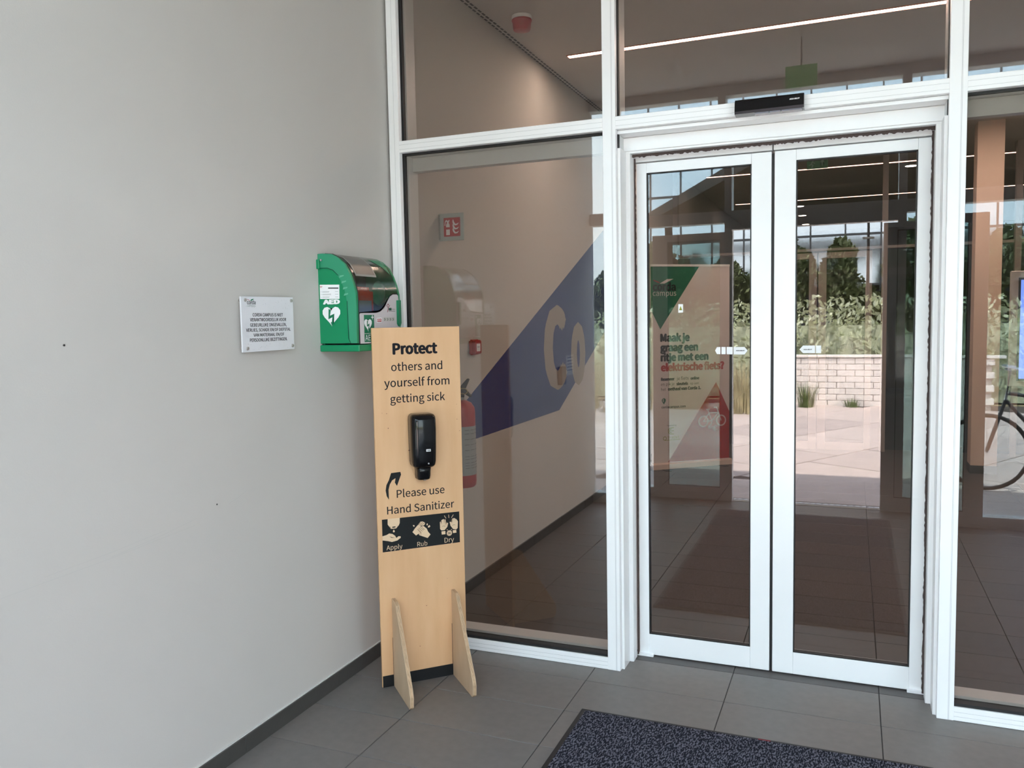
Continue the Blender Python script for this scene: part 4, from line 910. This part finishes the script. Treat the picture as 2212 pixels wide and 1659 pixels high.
# lobby partition with a second pair of sliding doors
M_part = pm('partition_frame', (.38, .33, .31), .5)
d3 = thing('door_3', 'glazed lobby partition with a second pair of sliding doors', 'sliding door', kind='structure')
for x in (.0, 1.08, 2.40, 3.72, 5.10): box('mullion', (x, 6.9, 0), (x+.06, 7.0, 3.44), M_part, d3)
box('transom', (0, 6.93, 2.355), (5.17, 6.97, 2.385), M_part, d3)
for x0, x1 in ((.06, 1.08), (2.46, 3.72), (3.78, 5.10)): box('pane', (x0, 6.95, .02), (x1, 6.956, 2.34), M_oglass, d3)
leaf(1.14, 1.705, 1.21, 1.616, z1=2.33, y0=6.85, parent=d3, glassm=M_oglass, matr=M_part); leaf(1.72, 2.30, 1.81, 2.23, z1=2.33, y0=6.85, parent=d3, glassm=M_oglass, matr=M_part)
ct = thing('lobby_column', 'beige square column in the lobby with dark skirting', 'column', (3.30, 5.72, 0))
box('shaft', (-.10, 0, 0), (.13, .25, 3.44), M_beige, ct); box('skirting', (-.105, -.006, 0), (.135, .25, .08), M_base, ct)
wb = thing('waste_bin', 'small black bin standing left of the beige lobby column', 'bin', (3.02, 5.55, 0))
b = B(); b.lathe([(.075, .001), (.088, .26), (.09, .27)], (0, 0, 0), 'z', 20); b.done('bin_body', M_black, wb, auto=True); B().lathe([(.092, .27), (.092, .285), (.078, .29)], (0, 0, 0), 'z', 20).done('bin_rim', M_dgrey, wb)
kiosk = thing('display_screen', 'lit blue display screen in a pale frame at the right picture edge', 'screen', (3.82, 5.0, 0))
box('frame', (-.42, 0, .93), (.40, .05, 1.96), pm('kiosk_white', (.55, .52, .52), .4), kiosk, .004); box('bezel', (-.36, -.006, .98), (.36, 0, 1.90), M_black, kiosk); box('lit_panel', (-.342, -.008, 1.0), (.342, -.006, 1.88), M_screen, kiosk)
box('stand', (-.05, .01, .02), (.05, .04, .93), M_grey, kiosk); box('foot_plate', (-.3, -.15, 0), (.3, .2, .02), M_grey, kiosk)

# ------------------------------------------------------------ outside the entrance (mirrored in the glass)
gr = box('ground', (-60, -80, -.25), (60, -3.42, -.03), M_soil); tag(gr, 'open ground in front of the entrance', 'ground', kind='structure')
pv = thing('plaza_paving', 'sand coloured paving slabs laid diagonally before the entrance', 'paving', kind='structure')
sub = box('bed', (-9, -12.6, -.03), (11, -3.42, -.014), pm('paving_joint', (.07, .055, .05), .9), pv)
PM = []
for m in M_pave:
    o = B().box((-.588, -.588, -.02), (.588, .588, 0), .004).done('paver', m); PM.append(o.data); bpy.data.objects.remove(o)
ca, sa = math.cos(R(30)), math.sin(R(30)); cnt = 0
for i in range(-12, 13):
    for j in range(-12, 13):
        u_, v_ = i*1.2, j*1.2+(.6 if i % 2 else 0); x = 1+ca*u_-sa*v_; y = -8+sa*u_+ca*v_
        if -7 < x < 9 and -11.7 < y < -4.25 and cnt < 290:
            o = bpy.data.objects.new('paver', random.choice(PM)); COL.objects.link(o); o.location = (x, y, -.004); o.rotation_euler = (0, 0, R(30)); o.parent = pv; cnt += 1
box('threshold_slab', (-1, -4.3, -.02), (7, -3.42, .0), M_pave[0], pv)
lw_ = thing('garden_wall', 'low wall of whitewashed bricks beyond the plaza', 'wall', (0, -11.9, 0))
box('core', (.5, .02, -.03), (4.2, .18, .84), pm('mortar', (.5, .45, .42), .9), lw_)
bme = B().box((0, 0, 0), (.29, .2, .10), .004).done('brick', M_brickw); bm_ = bme.data; bpy.data.objects.remove(bme)
for r_ in range(8):
    for c_ in range(12):
        o = bpy.data.objects.new('brick', bm_); COL.objects.link(o); o.location = (.5+c_*.3+(.15 if r_ % 2 else 0), 0, r_*.108-.02); o.parent = lw_
box('coping', (.45, -.02, .85), (4.4, .22, .89), M_brickw, lw_)

def blades(name, cx, cy, n, h, spread, mat, r=.004, parent=None, lab=None, lean=.5):
    vs = []; fs = []
    for i in range(n):
        a = random.uniform(0, 2*math.pi); q = spread*math.sqrt(random.random()); x = cx+q*math.cos(a)*.4; y = cy+q*math.sin(a)*.4
        hh = h*random.uniform(.6, 1.05); dx = math.cos(a)*hh*lean*random.uniform(.3, 1); dy = math.sin(a)*hh*lean*random.uniform(.3, 1)
        px, py = -math.sin(a)*r, math.cos(a)*r
        b0 = len(vs)
        for t in (0, .5, 1.0):
            w = 1-t*.85; vs += [(x+dx*t*t-px*w, y+dy*t*t-py*w, hh*(t-.12*t*t*lean)), (x+dx*t*t+px*w, y+dy*t*t+py*w, hh*(t-.12*t*t*lean))]
        fs += [(b0, b0+1, b0+3, b0+2), (b0+2, b0+3, b0+5, b0+4)]
    me = raw(vs, fs); return me
for k, (x, y, h) in enumerate([(.35-.95*i+random.uniform(-.08, .08), -10.3-.5*(i % 2), random.uniform(.8, 1.05)) for i in range(5)]+[(-2.1-1.0*i, -9.0-.3*(i % 2), 1.0) for i in range(5)]):
    me = blades('g', 0, 0, 420, h, 1.0, M_grassm, r=.008, lean=.3)
    o = link('ornamental_grass', me, M_grassm); o.location = (x, y, -.02)
    tag(o, 'tall dry ornamental grass clump in the bed beyond the plaza', 'grass clump', 'ornamental grass clumps mirrored in the glass')
for k, (x, y) in enumerate(((1.36, -11.3), (2.1, -11.45))):
    me = blades('g', 0, 0, 160 if k == 0 else 90, .5 if k == 0 else .18, .35, M_tuft, r=.006, lean=.45)
    o = link('grass_tuft', me, M_tuft); o.location = (x, y, -.02); tag(o, ('spiky green grass tuft before the low wall', 'low green tuft right of the spiky one')[k], 'grass tuft')

def leaves(n, rx, ry, rz, c, s, seedv, surf=.35):
    random.seed(seedv); vs = []; fs = []
    for i in range(n):
        while True:
            p = V((random.uniform(-1, 1), random.uniform(-1, 1), random.uniform(-1, 1)))
            if surf < p.length < 1: break
        p = V((c[0]+p.x*rx, c[1]+p.y*ry, c[2]+p.z*rz))
        a = V((random.gauss(0, 1), random.gauss(0, 1), random.gauss(0, 1))).normalized(); d = a.orthogonal().normalized()
        b0 = len(vs); vs += [p-a*s, p+d*s*.5, p+a*s, p-d*s*.5]; fs.append((b0, b0+1, b0+2, b0+3))
    return vs, fs
def treeobj(x, y, h, r, seedv, lab):
    t = thing('tree', lab, 'tree', (x, y, 0), group='trees across the plaza')
    B().tube([(0, 0, 0), (.05, 0, h*.4), (0, .05, h*.8)], [.14, .10, .04], 8).done('trunk', M_bark, t)
    vs, fs = [], []
    for k in range(4):
        random.seed(seedv*10+k); c = (random.uniform(-.5, .5)*r, random.uniform(-.4, .4)*r, h*(.45+.16*k)); rr = r*(1-.15*k)
        v, f = leaves(900, rr, rr, h*.25, c, .16, seedv*7+k); o = len(vs); vs += v; fs += [tuple(i+o for i in q) for q in f]
    link('crown', raw(vs, fs), M_leaf, t, kind='stuff')
k = 0
for (x, y, h, r) in ((-24, -58, 2.5, 4), (-16, -58, 2.7, 3.5), (-7.9, -33.5, 3.8, 1.1), (-5.5, -33.5, 4.4, 1.2), (-3.2, -33.5, 3.5, 1.3), (-.6, -33.5, 4.5, 1.1), (1.9, -33.5, 4.1, 1.1), (4.3, -33.5, 4.6, 1.1), (7.0, -33.5, 4.2, 1.4), (10.2, -33.5, 4.5, 1.5)):
    treeobj(x, y, h, r, k+1, ['far low round tree at the left end of the field', 'far low tree beside the parked car', 'leftmost tree before the glass building', 'second tall tree from the left before the glass building', 'lowest tree before the glass building', 'narrow tall tree before the glass building, fourth from the left', 'narrow lower tree mirrored in the right door leaf', 'tallest narrow tree before the glass building', 'second tree from the right before the glass building', 'rightmost tree before the glass building'][k-0]); k += 1
hd = thing('hedge', 'dense grey green hedge behind the low wall', 'hedge', (2, -13.2, 0))
vs, fs = leaves(9000, 8.0, .5, 1.0, (0, 0, 1.0), .07, 5, 0)
link('foliage', raw(vs, fs), M_hedge, hd, kind='stuff'); box('core', (-6, -.2, 0), (6, .2, 1.4), M_hedge, hd)
lp = thing('street_lamp', 'slim street lamp across the plaza', 'street lamp', (2.45, -19.5, 0))
B().tube([(0, 0, 0), (0, 0, 2.6), (0, 0, 4.0)], [.05, .04, .03], 8).done('pole', M_dgrey, lp); B().tube([(0, 0, 4.0), (-.2, 0, 4.12), (-.4, 0, 4.12)], .02, 6).done('arm', M_dgrey, lp)
box('lamp_head', (-.55, -.08, 4.07), (-.25, .08, 4.13), M_grey, lp, .01); box('lower_head', (-.14, -.09, 3.55), (.14, .09, 3.60), M_grey, lp, .01)

cr_ = thing('parked_car', 'white parked car far across the field', 'car', (-11.9, -45, 0), R(8))
b = B(); FC = frame((0, -.85, 0), (1, 0, 0), (0, 1, 0))
b.prism([(-2.1, .35), (2.1, .35), (2.15, .7), (1.9, .92), (1.1, 1.0), (-1.9, 1.02), (-2.15, .8)], FC, 0, 1.7); b.prism([(-1.7, 1.0), (1.1, 1.0), (.55, 1.48), (-1.2, 1.5)], FC, .1, 1.6); b.done('body', pm('car_white', (.8, .8, .8), .25), cr_)
b = B(); b.prism([(-1.5, 1.04), (.95, 1.04), (.5, 1.42), (-1.15, 1.44)], FC, .08, 1.62); b.done('side_window', M_dgrey, cr_)
for x in (-1.3, 1.35):
    for yy in (-.86, .70): B().lathe([(.32, 0), (.33, .03), (.33, .14), (.30, .17)], (x, yy, .32), 'y', 20).done('wheel', M_black, cr_)

bk = thing('bicycle', 'parked bicycle outside the glazing, mirrored in the right pane', 'bicycle', (3.22, -4.75, 0))
def wheel(cx, nm):
    t = bpy.data.objects.new(nm, None); COL.objects.link(t); t.parent = bk; t.location = (cx, 0, .35)
    b = bmesh.new(); N_ = 36; r0 = .33
    rg = []
    for i in range(N_):
        a = 2*math.pi*i/N_; c = V((math.cos(a), 0, math.sin(a)))
        rg.append([b.verts.new(c*(r0+.018*math.cos(q))+V((0, .018*math.sin(q), 0))) for q in [2*math.pi*k/8 for k in range(8)]])
    for i in range(N_):
        for k in range(8): b.faces.new([rg[i][k], rg[(i+1) % N_][k], rg[(i+1) % N_][(k+1) % 8], rg[i][(k+1) % 8]])
    bmesh.ops.recalc_face_normals(b, faces=b.faces); me = bpy.data.meshes.new('tyre'); b.to_mesh(me); b.free(); link('tyre', me, M_black, t, smooth=True)
    b = B()
    for i in range(20):
        a = 2*math.pi*i/20; b.tube([(0, .02 if i % 2 else -.02, 0), (.315*math.cos(a), 0, .315*math.sin(a))], .0014, 4)
    b.done('spoke', M_chrome, t, kind='stuff')
wheel(0, 'front_wheel'); wheel(1.05, 'rear_wheel')
b = B()
for p, q in (((.0, 0, .35), (.14, 0, .82)), ((.14, 0, .82), (.55, 0, .33)), ((.16, 0, .88), (.70, 0, .80)), ((.55, 0, .33), (.74, 0, .92)), ((.55, 0, .33), (1.05, 0, .35)), ((.70, 0, .80), (1.05, 0, .35))): b.tube([p, q], .017, 8)
b.done('frame', pm('bike_frame', (.05, .05, .055), .3), bk)
B().tube([(.14, 0, .82), (.17, 0, 1.08), (.13, 0, 1.10)], .014, 8).tube([(.25, -.3, 1.10), (.13, -.12, 1.12), (.13, .12, 1.12), (.25, .3, 1.10)], .012, 8).done('handlebar', M_chrome, bk)
b = B(); b.box((.62, -.07, .93), (.90, .07, .98), .02, 2); b.done('saddle', M_black, bk)
B().lathe([(.09, -.004), (.09, .004)], (.55, 0, .33), 'y', 20).tube([(.55, .05, .33), (.62, .05, .20)], .01, 6).tube([(.55, -.05, .33), (.48, -.05, .46)], .01, 6).done('crankset', M_chrome, bk)
b = B(); b.box((.85, -.16, .45), (1.15, -.05, .78), .02, 2); b.done('pannier', pm('pannier_cloth', (.08, .06, .05), .8), bk)

# glass office building and dark walkway canopy further out
ob = thing('office_building', 'blue glass office building beyond the trees', 'building', (0, -38, 0))
x0b, x1b, z0b, z1b = -9.0, 14.0, 3.0, 17.0
box('core', (x0b, -8, 0), (x1b, -.3, z1b), M_dmull, ob)
nx, nz = 15, 6; dx = (x1b-x0b)/nx; dz = (z1b-z0b)/nz
pmh = raw([(0.03, 0, 0.04), (dx-.03, 0, .04), (dx-.03, 0, dz-.04), (.03, 0, dz-.04), (0.03, -.1, 0.04), (dx-.03, -.1, .04), (dx-.03, -.1, dz-.04), (.03, -.1, dz-.04)], [(3, 2, 1, 0), (4, 5, 6, 7), (0, 1, 5, 4), (1, 2, 6, 5), (2, 3, 7, 6), (3, 0, 4, 7)])
for i in range(nx):
    for j in range(nz):
        o = link('pane', pmh, None, ob); o.location = (x0b+i*dx, -.02, z0b+j*dz)
pmh.materials.append(M_skypane)
for i in range(nx+1): box('mullion', (x0b+i*dx-.035, -.3, 0), (x0b+i*dx+.035, .06, z1b), M_dmull, ob)
for j in range(nz+1): box('transom', (x0b, -.3, z0b+j*dz-.05), (x1b, .05, z0b+j*dz+.05), M_dmull, ob)
cn = thing('walkway_canopy', 'dark flat canopy on pillars across the plaza', 'canopy')
FT = frame((0, 0, 5.5), (1, 0, 0), (0, 0, 1), (0, 1, 0))
B().prism([(-5.9, -30), (1.84, -13.82), (14, -13.82), (14, -30)], FT, 0, .35).done('slab', M_soffit, cn)
for x, y in ((13.4, -14.6), (13.4, -29), (5.0, -29.4), (-4.8, -29.5)): B().lathe([(.15, -.03), (.15, 5.5)], (x, y, 0), 'z', 14).done('pillar', M_soffit, cn)
